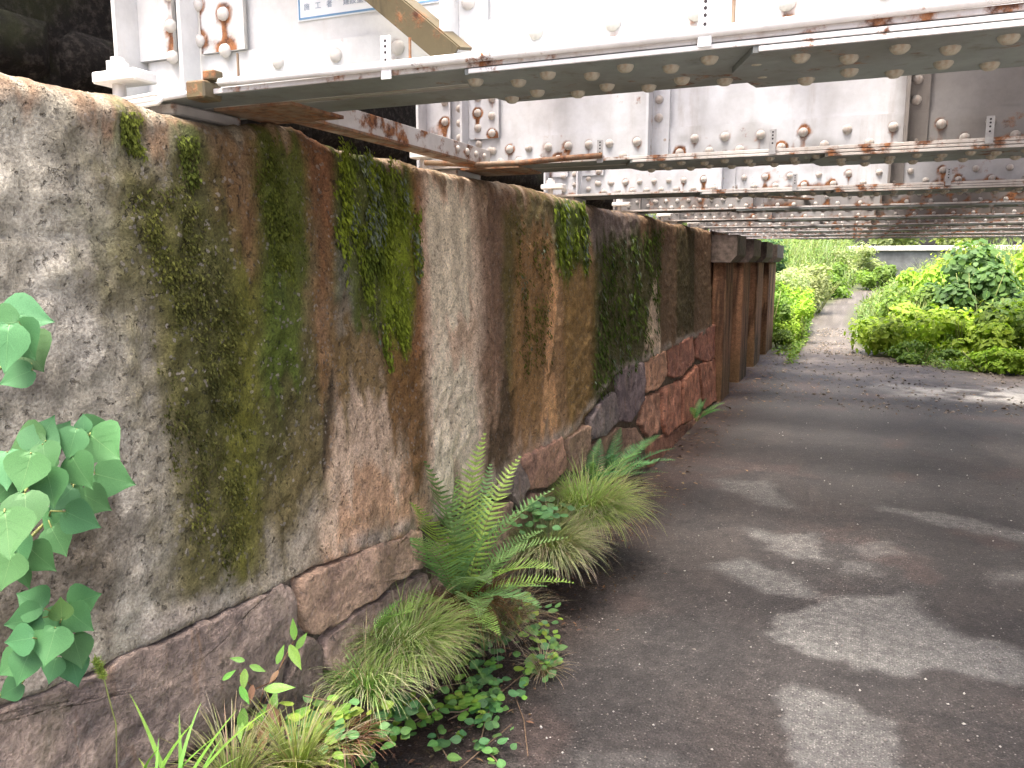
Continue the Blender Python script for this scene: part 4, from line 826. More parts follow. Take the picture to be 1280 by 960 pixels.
# ------------------------------------------------------------------ ferns
def frond_mesh(L, lean, bend, col, seed, npin=26, wmax=0.16):
    r = np.random.default_rng(seed); V = []; F = []; C = []; n = 0; S_ = 40
    t = np.linspace(0, 1, S_+1); th = lean+bend*t; dx = np.sin(th)*L/S_; dz = np.cos(th)*L/S_
    X_ = np.concatenate([[0], np.cumsum(dx)[:-1]]); Z_ = np.concatenate([[0], np.cumsum(dz)[:-1]])
    def pt(u): return np.array([np.interp(u, t, X_), 0.02*math.sin(u*3+seed)*L, np.interp(u, t, Z_)])
    for k in range(npin):
        u = 0.14+0.85*k/(npin-1); p = pt(u); tg = norm(pt(min(u+0.02, 1))-pt(max(u-0.02, 0))); nr = norm(np.cross(tg, np.array([0, 1.0, 0])))*-1
        w = wmax*L*(math.sin(min(1, (u-0.08)/0.42)*math.pi/2))*(1-max(0, (u-0.38)/0.62)**1.25)+0.006
        for sgn in (-1, 1):
            d = norm(np.array([0, sgn, 0])*1.0+tg*(0.42+r.normal(0, 0.06))-nr*r.uniform(0.0, 0.25)); m = 7; wd = min(0.0105*L/0.5, 0.5*L*0.85/npin)
            sdv = norm(np.cross(d, nr)); vv = []
            for q in range(m+1):
                s = q/m; ww = wd*(1-s**1.6)*(0.80+0.35*(q % 2))*0.55+0.0004; c0 = p+d*w*s-nr*0.12*w*s*s
                vv += [c0-sdv*ww+nr*0.002, c0, c0+sdv*ww+nr*0.002]
            V += vv
            for q in range(m):
                for j in range(2): a = n+q*3+j; F += [(a, a+1, a+4), (a, a+4, a+3)]
            cc = np.array(col)*(0.8+0.35*r.random()); C += [cc]*len(vv); n += len(vv)
    for k in range(20):      # rachis
        a, b = pt(k/20), pt((k+1)/20); w = 0.0022*(1-k/24); o_ = np.array([0, w, 0]); V += [a-o_, a+o_, b+o_, b-o_]; F += [(n, n+1, n+2), (n, n+2, n+3)]; C += [np.array((0.16, 0.20, 0.05))]*4; n += 4
    return meshnp('frond', np.array(V), np.array(F), np.array(C), True)
def fern(loc, specs, label, scale=1.0, cols=((0.21, 0.36, 0.13), (0.30, 0.45, 0.11), (0.18, 0.32, 0.13))):
    f = empty('fern', loc); tag(f, label, 'fern', 'ferns along the wall foot')
    for k, (az, L, lean, bend) in enumerate(specs):
        o = link('frond', frond_mesh(L*scale, R(lean), R(bend), cols[k % len(cols)], 500+k*7+int(abs(loc[1])*100), 28 if L*scale > 0.35 else 18), M['fern'], f); o.rotation_euler = (rng.uniform(-0.2, 0.2), 0, R(az)); o.location = (rng.uniform(-0.02, 0.02), rng.uniform(-0.02, 0.02), 0)
    return f
# azimuth: 0 = away from the wall (+X), 90 = along the wall into the distance, -90 = towards the camera
FB = np.array([WX0+0.06, 2.58, 0.30])
fern(FB, [(100,.60,8,40),(75,.66,8,45),(45,.62,22,48),(15,.56,30,50),(-15,.55,34,52),(-45,.52,30,55),(-75,.62,22,45),(-95,.64,14,40),(-115,.55,22,48),(60,.52,42,45),(20,.46,52,48),(-25,.48,50,45),(-60,.48,48,45),(90,.58,30,40),(110,.62,20,32),(80,.44,58,32),(-90,.44,52,38),(-5,.62,12,50),(35,.38,62,40),(-40,.38,66,36),(-100,.68,6,26),(120,.50,38,36),(85,.72,14,26)], 'large feathery green fern at the wall foot, biggest of all', 0.97)
fern((WX0+0.05, 4.25, 0.30), [(80,.42,20,40),(40,.46,35,45),(0,.42,42,45),(-40,.42,35,45),(-80,.40,24,40),(100,.46,30,38),(60,.34,55,35),(-20,.34,60,35),(20,.36,25,50)], 'mid-sized fern behind the second grass clump', 0.85, ((0.12, 0.28, 0.11), (0.16, 0.32, 0.10), (0.09, 0.22, 0.10)))
fern((WX0+0.06, 4.75, 0.24), [(90,.50,28,40),(60,.55,35,42),(30,.52,42,42),(0,.50,45,42),(-30,.46,40,42),(-70,.44,30,40),(110,.46,35,40),(45,.38,60,30),(10,.38,62,30),(75,.55,50,30)], 'dark green fern farthest along the wall foot before the small sprig', 0.85, ((0.11, 0.27, 0.12), (0.15, 0.32, 0.12), (0.09, 0.22, 0.10)))
fern((WX0+0.08, 7.6, 0.10), [(90,.32,35,40),(40,.34,40,40),(0,.30,45,40),(-40,.32,40,40),(-90,.30,35,40),(65,.26,20,40)], 'small lone fern sprig by the reddish footing stones', 1.0, ((0.10, 0.27, 0.09), (0.13, 0.32, 0.09), (0.09, 0.22, 0.08)))
fern((WX0+0.05, 1.98, 0.46), [(-30,.16,30,40),(20,.15,40,40),(60,.14,30,40)], 'tiny bright fern sprout beside the first grass clump', 1.0, ((0.14, 0.27, 0.06),))

# ------------------------------------------------------------------ grass tufts
def tuft(loc, n, L, spread, label, droop=(0.6, 1.9), c0=(0.16, 0.24, 0.06), c1=(0.30, 0.30, 0.14), wid=0.0022, drytip=0.5, az=None, lean=(0.1, 0.8), dry=0.07):
    loc = np.array(loc, float); a = rng.uniform(-math.pi, math.pi, n) if az is None else rng.uniform(R(az[0]), R(az[1]), n)
    rad = spread*np.sqrt(rng.random(n)); base = np.stack([rad*np.cos(a+rng.normal(0, 0.6, n)), rad*np.sin(a+rng.normal(0, 0.6, n)), np.full(n, -0.01)], 1)
    Ls = L*rng.uniform(0.35, 1.3, n); k0 = jit(c0, n, 0.3, 0.12); k1 = jit(c1, n, 0.3, 0.1); d = rng.random(n) < drytip; k1[d] = jit((0.50, 0.42, 0.34), int(d.sum()), 0.2, 0.06)
    dd = rng.random(n) < dry; k0[dd] = jit((0.36, 0.28, 0.18), int(dd.sum()), 0.2, 0.06); k1[dd] = k0[dd]*1.2
    s = Soup().add(*blades(base, a, Ls, rng.uniform(*lean, n), rng.uniform(*droop, n), np.full(n, wid)*rng.uniform(0.7, 1.3, n), k0, k1, 7))
    o = s.build('grass_tuft', M['grass'], None, True); o.location = loc; return tag(o, label, 'grass', 'grass tufts along the wall foot')
tuft((WX0+0.07, 2.15, 0.33), 2500, 0.22, 0.10, 'large pale-tipped mop of fine grass below the big fern, nearest of the mops', (1.0, 2.4), (0.20, 0.36, 0.08), (0.36, 0.50, 0.18), 0.0030, 0.28)
tuft((WX0+0.06, 1.95, 0.30), 700, 0.22, 0.07, 'smaller ragged grass clump against the stone beside the nearest mop', (1.0, 2.2), (0.19, 0.32, 0.08), (0.38, 0.44, 0.2), 0.0028, 0.35)
tuft((WX0+0.12, 3.38, 0.24), 1900, 0.28, 0.11, 'greyish drooping grass mop right of the big fern', (1.0, 2.4), (0.24, 0.35, 0.12), (0.46, 0.50, 0.28), 0.0036, 0.4)
tuft((WX0+0.13, 3.92, 0.26), 2500, 0.33, 0.13, 'farther yellow-green grass mop with bleached outer tips', (1.0, 2.3), (0.25, 0.42, 0.09), (0.44, 0.54, 0.20), 0.004, 0.35)
tuft((WX0+0.10, 2.74, 0.16), 700, 0.24, 0.12, 'thin brownish grass under the big fern', (0.9, 2.2), (0.17, 0.20, 0.07), (0.38, 0.30, 0.20), 0.0022, 0.7, None, (0.1, 0.8), 0.35)
tuft((WX0+0.14, 1.28, 0.44), 220, 0.17, 0.03, 'spiky grass tuft at the bottom edge, left of its twin', (0.3, 1.4), (0.16, 0.24, 0.06), (0.32, 0.34, 0.15), 0.0026, 0.25)
tuft((WX0+0.22, 1.40, 0.42), 300, 0.17, 0.03, 'spiky radiating grass tuft at the bottom edge, right of its twin', (0.4, 1.6), (0.16, 0.25, 0.05), (0.33, 0.36, 0.13), 0.0026, 0.2)
tuft((-1.02, 2.75, 0.01), 160, 0.14, 0.02, 'small straw-coloured dead tuft on the asphalt edge', (0.9, 2.0), (0.38, 0.30, 0.18), (0.46, 0.38, 0.26), 0.002, 0.6)

# dead brown fern fronds and litter under the big fern
df = tuft((WX0+0.08, 2.60, 0.30), 420, 0.26, 0.06, 'dead brown stalks hanging under the big fern', (1.2, 2.6), (0.13, 0.06, 0.03), (0.20, 0.10, 0.05), 0.004, 0.0, None, (0.3, 1.0), 0.0)
df2 = tuft((WX0+0.10, 1.74, 0.26), 200, 0.14, 0.06, 'rusty dead stalks beside the spiky tufts', (1.2, 2.6), (0.15, 0.07, 0.04), (0.26, 0.15, 0.09), 0.003, 0.1, None, (0.3, 1.0), 0.3)

# ------------------------------------------------------------------ creeping vines with small oval leaves
omes = []
for v in range(6):
    V, F = TPL['oval']; V = V.copy(); V[:, 2] += 0.08*V[:, 0]*math.sin(v*2)+0.05*np.sin(V[:, 1]*4+v)
    c = np.repeat(np.array([(0.15, 0.31, 0.09), (0.21, 0.38, 0.07), (0.11, 0.25, 0.10), (0.29, 0.43, 0.07), (0.14, 0.28, 0.10), (0.36, 0.42, 0.08)][v])[None], len(V), 0); c[np.abs(V[:, 0]) < 0.01] *= 1.15
    me = meshnp('leaf', V, F, c, True); me.materials.append(M['leaf']); omes.append(me)
def gp(x, y, z):
    p = atZ(x, y, z); return p if p[0] > -1.27 else atX(x, y, -1.27)
def vine(path, nleaf, size, label, spread=0.03, tones=(0, 1, 2, 3, 4)):
    P = np.array([gp(x, y, z) for x, y, z in path]); root = empty('creeping_vine', P[0]); tag(root, label, 'vine', 'vines creeping onto the asphalt'); t = np.linspace(0, 1, len(P))
    MB().tube([p-P[0] for p in P], [0.0028]*len(P), 5).build('stem', M['twig'], root, True)
    for k in range(nleaf):
        u = (k+0.5)/nleaf; p = np.array([np.interp(u, t, P[:, q]) for q in range(3)])+np.array([*rng.normal(0, spread, 2), abs(rng.normal(0.012, 0.018))])
        a = rng.uniform(0, 2*math.pi); d = norm(np.array([math.cos(a), math.sin(a), rng.uniform(-0.1, 0.4)])); n = norm(np.array([0.15, -0.45, 1.0])+rng.normal(0, 0.25, 3)); s = size*rng.uniform(0.65, 1.2)
        fr = frames(d[None], n[None])[0]; mt = Matrix([list(fr[r]*s)+[0] for r in range(3)]+[[0, 0, 0, 1]]); mt.translation = Vector(p-P[0]); link('leaf', omes[rng.choice(tones)], None, root).matrix_local = mt
vine([(650,745,.10),(660,775,.05),(672,800,.03),(680,830,.02),(668,850,.02)], 105, 0.042, 'bright oval-leaved creeper trailing from the fern onto the asphalt', 0.045, (0, 1, 2, 3, 4))
vine([(600,800,.10),(606,830,.06),(600,860,.04),(612,880,.03),(590,905,.02)], 110, 0.044, 'bluish-leaved creeper between the mop of grass and the road', 0.045, (0, 2, 4, 2, 0, 1))
vine([(620,850,.06),(614,880,.03),(606,905,.02),(600,930,.02),(620,950,.02),(630,965,.02)], 46, 0.036, 'creeper runner reaching the bottom edge of the asphalt', 0.04, (0, 2, 4, 1))
vine([(430,970,.02),(470,930,.03),(520,900,.03),(560,880,.03),(580,875,.03)], 34, 0.04, 'long creeper runner along the asphalt edge below the grass mop', 0.03, (1, 3, 0))
vine([(390,900,.10),(420,915,.08),(440,930,.06),(470,915,.06),(480,890,.06),(480,880,.07)], 95, 0.042, 'leafy creeper heap at the foot of the spiky grass', 0.05, (0, 1, 2, 3, 4))
vine([(400,965,.02),(425,945,.04),(450,935,.04),(470,950,.02)], 60, 0.038, 'small-leaved creeper on the very bottom edge of the picture', 0.045, (0, 1, 3, 5))
vine([(520,905,.05),(540,890,.06),(575,890,.05),(600,880,.05)], 40, 0.036, 'light green creeper under the drooping tips of the nearest mop', 0.04, (1, 3, 0))
vine([(560,800,.22),(590,790,.16),(620,790,.10),(640,800,.06)], 70, 0.038, 'mixed creeper filling the gap between the big fern and the road', 0.05, (0, 1, 2, 4))
vine([(350,915,.1),(380,925,.1),(410,905,.1),(440,900,.1)], 60, 0.036, 'low creeper spread between the spiky tufts and the nearest mop', 0.05, (0, 1, 3, 4))
vine([(545,912,.02),(552,935,.02),(560,948,.02)], 9, 0.044, 'single short creeper tip lying on dark asphalt', 0.025, (0, 2))
vine([(690,640,.2),(672,645,.16),(668,660,.12)], 60, 0.05, 'dark-leaved creeper tucked behind the grey grass mop', 0.06, (2, 2, 4))
for k, pts in enumerate([[(560,900,.02),(620,870,.02),(690,815,.01),(702,800,.01)], [(500,900,.05),(540,860,.05),(600,850,.03)], [(570,965,.01),(610,930,.02),(640,905,.03)], [(640,860,.03),(655,900,.01),(660,945,.01)], [(380,870,.12),(430,880,.1),(490,905,.04)], [(400,905,.1),(450,870,.12),(500,850,.12)], [(845,548,.01),(862,552,.01),(880,548,.01)]]):
    P = [gp(*q) for q in pts]; o = MB().tube(P, 0.0022, 5).build('dry_twig', M['twig'], None, True); tag(o, ['longest dry twig bowing onto the asphalt by the dead tuft', 'thin twig across the lower grass mop', 'bare twig at the bottom edge of the road', 'upright bare runner on the road edge', 'twig over the creeper heap', 'arching twig under the grass mop', 'pale straw lying by the far ferns'][k], 'twig', 'dry twigs in the undergrowth')

# ------------------------------------------------------------------ broad-bladed grass with a foxtail, bottom left
bgp = np.array([WX0+0.17, 0.93, 0.52]); bgr = empty('broad_grass', bgp); tag(bgr, 'broad-bladed bright grass with a foxtail seed head at the bottom left', 'grass')
for k in range(34):
    a = rng.uniform(-math.pi, math.pi) if k > 9 else R([-60, 60, 20, 100, 80, -20, 45, 130, 70, 95][k]); L = rng.uniform(0.16, 0.32); off = np.array([[rng.uniform(-0.03, 0.06), rng.uniform(-0.06, 0.20), rng.uniform(-0.06, 0.0)]])
    v, f, c = blades(off, np.array([a]), np.array([L]), np.array([rng.uniform(0.15, 0.7)]), np.array([rng.uniform(0.5, 1.5)]), np.array([rng.uniform(0.008, 0.016)]), jit((0.13, 0.30, 0.055), 1, 0.2), jit((0.22, 0.40, 0.07), 1, 0.2), 8)
    link('blade', meshnp('blade', v, f, c, True), M['grass'], bgr)
fx = [atX(145, 905, -1.16)-bgp, atX(136, 872, -1.16)-bgp, atX(130, 848, -1.16)-bgp, atX(122, 830, -1.16)-bgp]
MB().tube([(0.02, 0, -0.05), fx[0], fx[1], fx[2]], 0.0014, 5).build('stalk', M['stem'], bgr, True)
n = 700; u = rng.random(n); ax = fx[3]-fx[2]; p = fx[2]+ax*u[:, None]*1.25+rng.normal(0, 0.0022, (n, 3)); D = rng.normal(0, 1, (n, 3))+norm(ax)*1.3
link('seed_head', (lambda q: meshnp('seed_head', *q, True))(leafbatch(p, D, rng.normal(0, 1, (n, 3)), 0.009*rng.uniform(0.6, 1.2, n), jit((0.34, 0.44, 0.10), n, 0.25), 'low', 0.25)), M['grass'], bgr)
# slender bamboo-leaved weed in the joint between the stones
bp = atX(330, 880, WX0+0.05); bm_ = empty('slender_weed', bp); tag(bm_, 'slender red-stemmed weed with narrow pointed leaves before the stone joint', 'weed')
sp = [[(330,880),(345,845),(362,810),(372,795)], [(345,850),(318,862),(300,842)], [(325,880),(330,860),(345,868)]]
m = MB()
for q in sp: m.tube([atX(x, y, WX0+0.05)-bp for x, y in q], 0.0016, 5)
m.build('stem', M['brown'], bm_, True)
V, F = TPL['lance']; lm = []
for c in ((0.15, 0.33, 0.06), (0.20, 0.36, 0.07), (0.26, 0.15, 0.08)):
    me = meshnp('leaf', V*np.array([1.15, 1, 1]), F, np.repeat(np.array(c)[None], len(V), 0), True); me.materials.append(M['leaf']); lm.append(me)
for (x, y, ang, ln, c) in [(368,800,-100,20,0),(370,812,-60,18,0),(362,806,60,26,1),(346,830,-80,18,0),(330,861,-5,28,1),(306,826,190,14,0),(306,836,95,20,1),(312,832,20,16,0),(300,858,60,18,0),(278,850,-40,14,0),(316,856,100,16,2),(348,838,110,14,2),(335,880,60,24,2),(330,900,100,30,2),(345,885,80,26,2),(304,885,95,26,0),(300,900,80,20,1),(338,895,-80,24,0),(318,908,-60,20,0),(356,905,-40,28,0)]:
    p = atX(x, y, WX0+0.055+rng.uniform(0, 0.03)); s = 1.25*ln*np.linalg.norm(p-CAM)/FPX; a = R(ang); d = math.cos(a)*RIGHT-math.sin(a)*UP; nn = norm(-FWD+np.array([0, 0, 0.6])+rng.normal(0, 0.25, 3)); d = norm(d-nn*(d@nn)); fr = frames(d[None], nn[None])[0]
    mt = Matrix([list(fr[r]*s)+[0] for r in range(3)]+[[0, 0, 0, 1]]); mt.translation = Vector(p-bp); link('leaf', lm[c], None, bm_).matrix_local = mt

# ------------------------------------------------------------------ pebbles and leaf litter on the asphalt
n = 520; y = 2.2+rng.random(n)**1.4*9; x = rng.uniform(-1.25, 1.0, n)+0.12*(y-2); P = np.stack([x, y, np.full(n, 0.004)], 1); s = rng.uniform(0.003, 0.0075, n); sub = np.array([(1, 0, 0), (0, 1, 0), (-1, 0, 0), (0, -1, 0), (0, 0, 0.8), (0, 0, -0.8)], float); fs = np.array([(0, 1, 4), (1, 2, 4), (2, 3, 4), (3, 0, 4), (1, 0, 5), (2, 1, 5), (3, 2, 5), (0, 3, 5)])
V = (sub[None]*(1+0.5*rng.uniform(-1, 1, (n, 6, 1))))*s[:, None, None]+P[:, None]; cc = np.where(rng.random((n, 1)) < 0.35, np.array([[0.48, 0.46, 0.43]]), np.array([[0.19, 0.17, 0.155]]))*rng.uniform(0.7, 1.2, (n, 1))
tag(link('loose_pebbles', meshnp('loose_pebbles', V.reshape(-1, 3), (fs[None]+(np.arange(n)*6)[:, None, None]).reshape(-1, 3), np.repeat(cc, 6, 0)), M['peb']), 'scattered small pale pebbles on the dark asphalt', 'pebbles', None, 'stuff')
n = 1500; y = rng.uniform(9.5, 20, n); x = np.where(y < 15, rng.uniform(-1.1, 2.8, n), path_c(y)+rng.normal(0, 0.25, n)); P = np.stack([x, y, hill(x, y)+0.004], 1); s = rng.uniform(0.006, 0.022, n); V = (sub[None]*(1+0.5*rng.uniform(-1, 1, (n, 6, 1))))*s[:, None, None]+P[:, None]; cc = np.array([[0.17, 0.145, 0.12]])*rng.uniform(0.4, 1.9, (n, 1))
tag(link('loose_gravel', meshnp('loose_gravel', V.reshape(-1, 3), (fs[None]+(np.arange(n)*6)[:, None, None]).reshape(-1, 3), np.repeat(cc, 6, 0)), M['peb']), 'loose gravel on the dirt at the far end of the underpass', 'gravel', None, 'stuff')
n = 900; y = np.concatenate([rng.uniform(5.5, 16, 600), rng.uniform(9, 16, 300)]); x = np.concatenate([WX0+0.02+np.abs(rng.normal(0, 0.22, 600)), rng.uniform(-1, 2.5, 300)]); P = np.stack([x, y, np.full(n, 0.008)+hill(x, y)], 1); D = np.stack([rng.normal(0, 1, n), rng.normal(0, 1, n), rng.normal(0, 0.12, n)], 1); N = np.stack([rng.normal(0, 0.3, n), rng.normal(0, 0.3, n), np.ones(n)], 1)
tag(Soup().add(*leafbatch(P, D, N, rng.uniform(0.015, 0.05, n), jit((0.21, 0.145, 0.085), n, 0.5), 'low', 0.8)).build('leaf_litter', M['peb']), 'brown leaf litter along the foot of the far wall', 'leaf litter', None, 'stuff')

n = 1300; y = rng.uniform(1.3, 5.6, n); x = WX0+0.03+np.abs(rng.normal(0, 0.17, n)); P = np.stack([x, y, 0.006+np.maximum(bank_h(x, y), 0)+rng.random(n)*0.012], 1); D = np.stack([rng.normal(0, 1, n), rng.normal(0, 1, n), rng.normal(0, 0.2, n)], 1); N = np.stack([rng.normal(0, 0.4, n), rng.normal(0, 0.4, n), np.ones(n)], 1)
tag(Soup().add(*leafbatch(P, D, N, rng.uniform(0.008, 0.035, n), jit((0.16, 0.105, 0.06), n, 0.6), 'low', 0.6)).build('leaf_litter', M['peb']), 'dead brown leaf bits under the ferns and grass mops', 'leaf litter', None, 'stuff')

# ------------------------------------------------------------------ greenery beyond the bridge
def crown(center, rad, n, size, cols, seed, lumps=14, upb=0.6, tpl='low', wide=1.0):
    r = np.random.default_rng(seed); c = np.array(center, float); rad = np.array(rad, float); Lc = r.normal(0, 1, (lumps, 3)); Lc = norm(Lc)*r.uniform(0.25, 0.95, (lumps, 1)); Lc[:, 2] = Lc[:, 2]*0.8; Lr = r.uniform(0.18, 0.46, lumps)
    k = r.integers(0, lumps, n); d = norm(r.normal(0, 1, (n, 3))); rr_ = Lr[k]*r.uniform(0.5, 1.15, n); p = Lc[k]+d*rr_[:, None]; p[:, 2] = np.where(p[:, 2] < -0.72, -0.72+0.5*r.random(n), p[:, 2]); P = c+p*rad
    nn = norm(d+np.array([0, -0.15, upb])+r.normal(0, 0.35, (n, 3))); D = norm(np.cross(nn, r.normal(0, 1, (n, 3))))+np.array([0, 0, -0.25]); tone = (r.uniform(0.75, 1.25, lumps))[k][:, None]
    q = r.random((n, 1)); cc = (np.array(cols[0])*(1-q)+np.array(cols[1])*q)*tone
    gnd = hill(P[:, 0], P[:, 1])+0.03; P[:, 2] = np.maximum(P[:, 2], gnd+0.05*r.random(n))
    return leafbatch(P, D, nn, size*r.uniform(0.6, 1.3, n), cc, tpl, wide)
def stalks(x, y, h, n, rad, root, name='stem'):
    m = MB(); z = float(hill(np.array([x]), np.array([y]))[0])
    for k in range(n):
        a = rng.uniform(0, 6.28); e = rng.uniform(0.2, 0.8)*rad; m.tube([(e*0.3*math.cos(a), e*0.3*math.sin(a), -0.05), (e*0.7*math.cos(a), e*0.7*math.sin(a), h*0.5), (e*math.cos(a), e*math.sin(a), h*0.85)], [0.012, 0.008, 0.004], 5)
    m.build(name, M['stem'], root, True)
def bush(name, x, y, rad, h, n, size, cols, label, seed, cat='bush', tpl='low', wide=1.0, lumps=14, group=None):
    z = float(hill(np.array([x]), np.array([y]))[0]); root = empty(name, (x, y, z)); tag(root, label, cat, group); s = Soup().add(*crown((x, y, z+h*0.45), (rad[0], rad[1], h*0.62), n, size, cols, seed, lumps, 0.6, tpl, wide))
    V = np.concatenate(s.V)-np.array((x, y, z)); link('foliage', meshnp('foliage', V, np.concatenate(s.F), np.concatenate(s.C), True), M['far'], root); stalks(x, y, h*0.8, 8, max(rad)*0.7, root); return root
lime = ((0.19, 0.30, 0.035), (0.30, 0.41, 0.045)); dk = ((0.03, 0.085, 0.03), (0.06, 0.14, 0.04)); midg = ((0.09, 0.17, 0.03), (0.16, 0.26, 0.04)); pale = ((0.22, 0.28, 0.12), (0.34, 0.39, 0.18));  # pale palette has the far haze lightened into its leaf colour
rb = 'bushes right of the path'
bush('kudzu_mound', 2.25, 17.7, (1.3, 1.1), 1.85, 5200, 0.135, ((0.05, 0.12, 0.035), (0.09, 0.18, 0.045)), 'dark green mound of large-leaved climber among the lime bushes', 11, 'bush', 'oval', 1.1, 11)
bush('lime_bush', 1.0, 15.6, (0.75, 0.8), 1.05, 2600, 0.12, lime, 'lime green bush beside the bend of the path', 12, group=rb)
bush('lime_bush', 1.85, 15.2, (0.8, 0.8), 0.95, 2400, 0.12, lime, 'lime green bush in front of the dark mound', 13, group=rb)
bush('lime_bush', 2.85, 15.3, (0.9, 0.8), 1.05, 2400, 0.12, midg, 'fresh green bush at the right edge of the picture', 14, group=rb)
bush('lime_bush', 1.1, 17.6, (0.7, 0.9), 1.2, 2300, 0.12, midg, 'green bush where the path narrows', 15, group=rb)
bush('lime_bush', 1.5, 20.4, (0.9, 1.3), 1.5, 2400, 0.14, lime, 'pale lime bush behind the path bend', 16, group=rb)
bush('lime_bush', 4.3, 20.5, (1.6, 1.4), 2.2, 3000, 0.17, lime, 'tall lime bush above the dark mound on the right', 17, group=rb)
bush('lime_bush', 4.4, 17.3, (1.0, 1.2), 1.6, 2200, 0.14, midg, 'green bush right of the dark mound', 18, group=rb)
bush('low_weed', 2.0, 13.5, (0.85, 0.42), 0.42, 2200, 0.075, lime, 'low spreading weed creeping towards the bridge at the right', 19, group=rb, lumps=7)
bush('low_weed', 1.1, 14.3, (0.6, 0.35), 0.36, 1500, 0.07, midg, 'low weed fringe between the path and the lime bush', 20, group=rb, lumps=7)
bush('low_weed', 2.9, 13.6, (0.7, 0.5), 0.5, 1600, 0.075, lime, 'low weed fringe at the right edge', 22, group=rb, lumps=7)
lb = 'bushes left of the path'
bush('lime_bush', -0.95, 16.9, (0.42, 0.55), 0.85, 3600, 0.06, lime, 'rounded lime bush by the end of the abutment', 31, group=lb)
bush('lime_bush', -1.35, 18.2, (0.6, 0.8), 1.1, 3200, 0.065, midg, 'mixed green bush behind the rounded one on the left', 32, group=lb)
bush('lime_bush', -1.5, 16.9, (0.45, 0.7), 1.5, 2600, 0.08, midg, 'taller green bush against the end of the abutment', 36, group=lb)
bush('green_weed', -1.15, 19.4, (0.5, 0.8), 1.2, 2200, 0.085, lime, 'lime weed clump on the left bank above the rounded bush', 37, group=lb)
bush('green_weed', -1.5, 20.5, (0.8, 1.2), 1.5, 3600, 0.075, pale, 'pale tall weed clump above the left bank', 34, group=lb)
bush('green_weed', -1.0, 23.5, (0.6, 1.5), 1.3, 3200, 0.085, pale, 'hazy weed clump farther up the left bank', 35, group=lb)
bush('low_weed', -1.15, 15.9, (0.35, 0.5), 0.4, 1400, 0.05, midg, 'dark low weeds at the foot of the last pilaster', 33, group=lb, lumps=6)
for k, (x, y, rx, h_, cl, lab) in enumerate([(-1.9, 18.6, 0.7, 1.7, midg, 'dense mid-green bush rising behind the abutment corner'), (-2.2, 21.5, 0.9, 1.9, dk, 'darkest bush on the left bank, half hidden behind pale weeds'), (-1.35, 22.2, 0.6, 1.1, lime, 'yellow-green clump halfway up the left bank'), (-1.5, 26.0, 0.9, 1.5, pale, 'washed-out weed clump near the top of the left bank'), (-0.7, 29.0, 0.8, 1.2, midg, 'green clump at the top of the path, left side'), (1.1, 33.0, 0.8, 1.0, midg, 'green clump at the top of the path, right side'), (0.2, 37.0, 1.3, 1.5, pale, 'pale clump in front of the left half of the retaining wall'), (3.6, 30.0, 1.6, 1.9, lime, 'far lime bush topping the right bank')]):
    bush('green_weed', x, y, (rx, rx*1.2), h_, 2000, 0.07+0.0022*y, cl, lab, 90+k, group=lb if x < 0 else rb)
# tall grasses and weeds on both banks: one mass
n = 15000; y = 17+rng.random(n)**1.3*26; side = rng.random(n) < 0.62; pc = path_c(y); wv = np.interp(y, [17, 26, 40], [0.55, 0.7, 1.0]); x = np.where(side, pc-wv-np.abs(rng.normal(0, 1.6, n))*np.clip(0.5+(y-17)/10, 0, 2.2), pc+wv+np.abs(rng.normal(0, 2.4, n))*np.clip(0.5+(y-17)/9, 0, 2.5)); z = hill(x, y)
dist_ = np.abs(x-pc)-wv; L = (0.35+0.55*sstep(0, 1.5, dist_))*rng.uniform(0.6, 1.3, n)*np.interp(y, [17, 40], [1.0, 1.5])
s = Soup().add(*blades(np.stack([x, y, z], 1), rng.uniform(-3.14, 3.14, n), L, rng.uniform(0, 0.35, n), rng.uniform(0.2, 1.4, n), 0.010+0.0006*y*rng.uniform(0.7, 1.4, n), jit((0.07, 0.12, 0.035), n, 0.4), jit((0.27, 0.32, 0.15), n, 0.4, 0.15), 4))  # blade tips lightened, painting the far haze into their colour
n2_ = 26000; j = rng.integers(0, n, n2_); u = rng.uniform(0.15, 1.0, n2_); P = np.stack([x[j]+rng.normal(0, 0.08, n2_), y[j]+rng.normal(0, 0.1, n2_), z[j]+L[j]*u*0.85], 1); nn = norm(rng.normal(0, 0.5, (n2_, 3))+np.array([0, -0.2, 0.8])); D = norm(np.cross(nn, rng.normal(0, 1, (n2_, 3))))
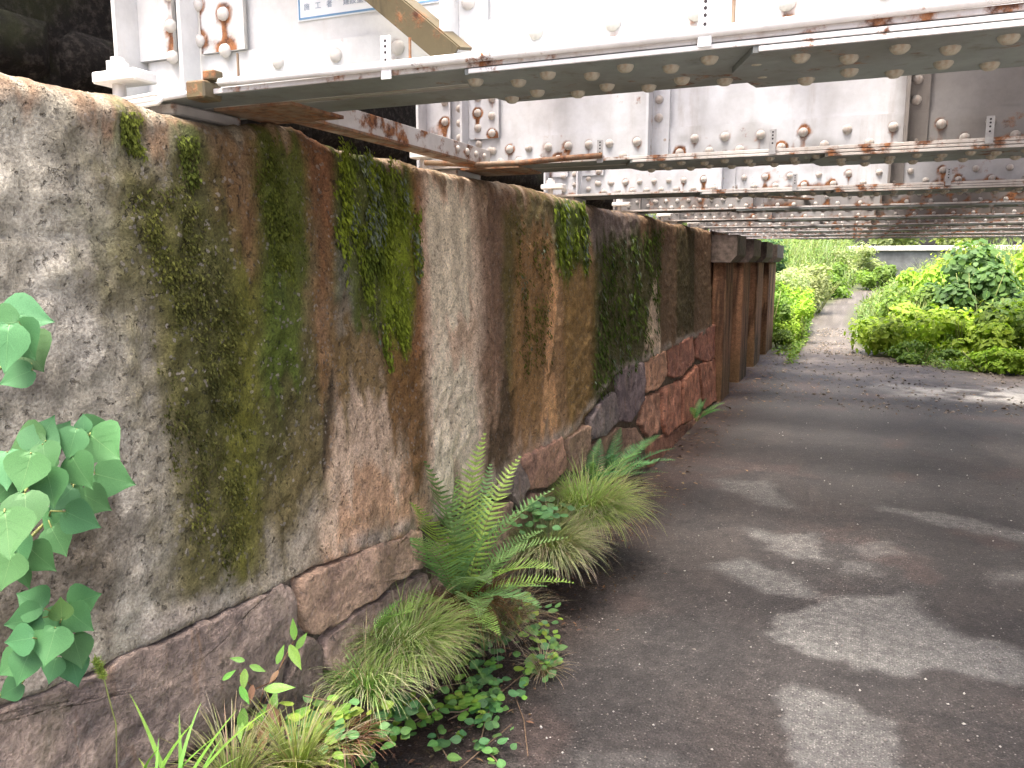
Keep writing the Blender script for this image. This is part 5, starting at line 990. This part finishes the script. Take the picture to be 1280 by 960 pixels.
s.add(*leafbatch(P, D, nn, (0.04+0.0022*y[j])*rng.uniform(0.6, 1.3, n2_), jit((0.15, 0.22, 0.055), n2_, 0.4, 0.15), 'low', 0.8))
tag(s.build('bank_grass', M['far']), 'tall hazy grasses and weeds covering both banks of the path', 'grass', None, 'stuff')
# grey retaining wall with a pale coping across the far end, and greenery above it
rw = empty('retaining_wall', (1.0, 44, 1.2)); tag(rw, 'grey retaining wall with pale coping beyond the end of the path', 'wall')
MB().box((-14, 0, -2), (14, 0.5, 0.95), 0.02).build('wall_face', M['fconc'], rw); MB().box((-14, -0.12, 0.951), (14, 0.6, 1.2), 0.03).build('coping', M['conc'], rw)
ordn = ['leftmost', 'second', 'third', 'fourth', 'fifth', 'sixth', 'seventh', 'eighth', 'ninth', 'rightmost']
for k in range(10): bush('far_shrub', -10+k*3.2+rng.uniform(-0.6, 0.6), 49+rng.uniform(-1, 2.5), (2.2, 1.5), 3.8+rng.uniform(0, 1.4), 1300, 0.34, pale, ordn[k]+(' pale shrub from the left in the row behind the far retaining wall' if 0 < k < 9 else ' pale shrub of the row behind the far retaining wall'), 60+k, group='shrubs behind the retaining wall')
# ground cover at the fringe of the bushes
n = 5200; y = rng.uniform(13.4, 19, n); sd_ = rng.random(n) < 0.25; x = np.where(sd_, -0.75-np.abs(rng.normal(0, 0.3, n)), 0.62+0.25*(16-y)*(y < 16)+np.abs(rng.normal(0, 0.9, n))); ok = (x > -1.25) & ~((y < 15.2) & (x < -0.9) & (y < 14.6)); x, y = x[ok], y[ok]; n = len(x)
P = np.stack([x, y, hill(x, y)+rng.random(n)**2*0.14], 1); nn = norm(rng.normal(0, 0.45, (n, 3))+np.array([0, -0.1, 1.0])); D = norm(np.cross(nn, rng.normal(0, 1, (n, 3))))
tag(Soup().add(*leafbatch(P, D, nn, rng.uniform(0.04, 0.10, n), jit((0.14, 0.22, 0.045), n, 0.45, 0.15), 'low', 0.9)).build('ground_cover', M['far']), 'low leafy ground cover fringing the bushes beyond the bridge', 'ground cover', None, 'stuff')
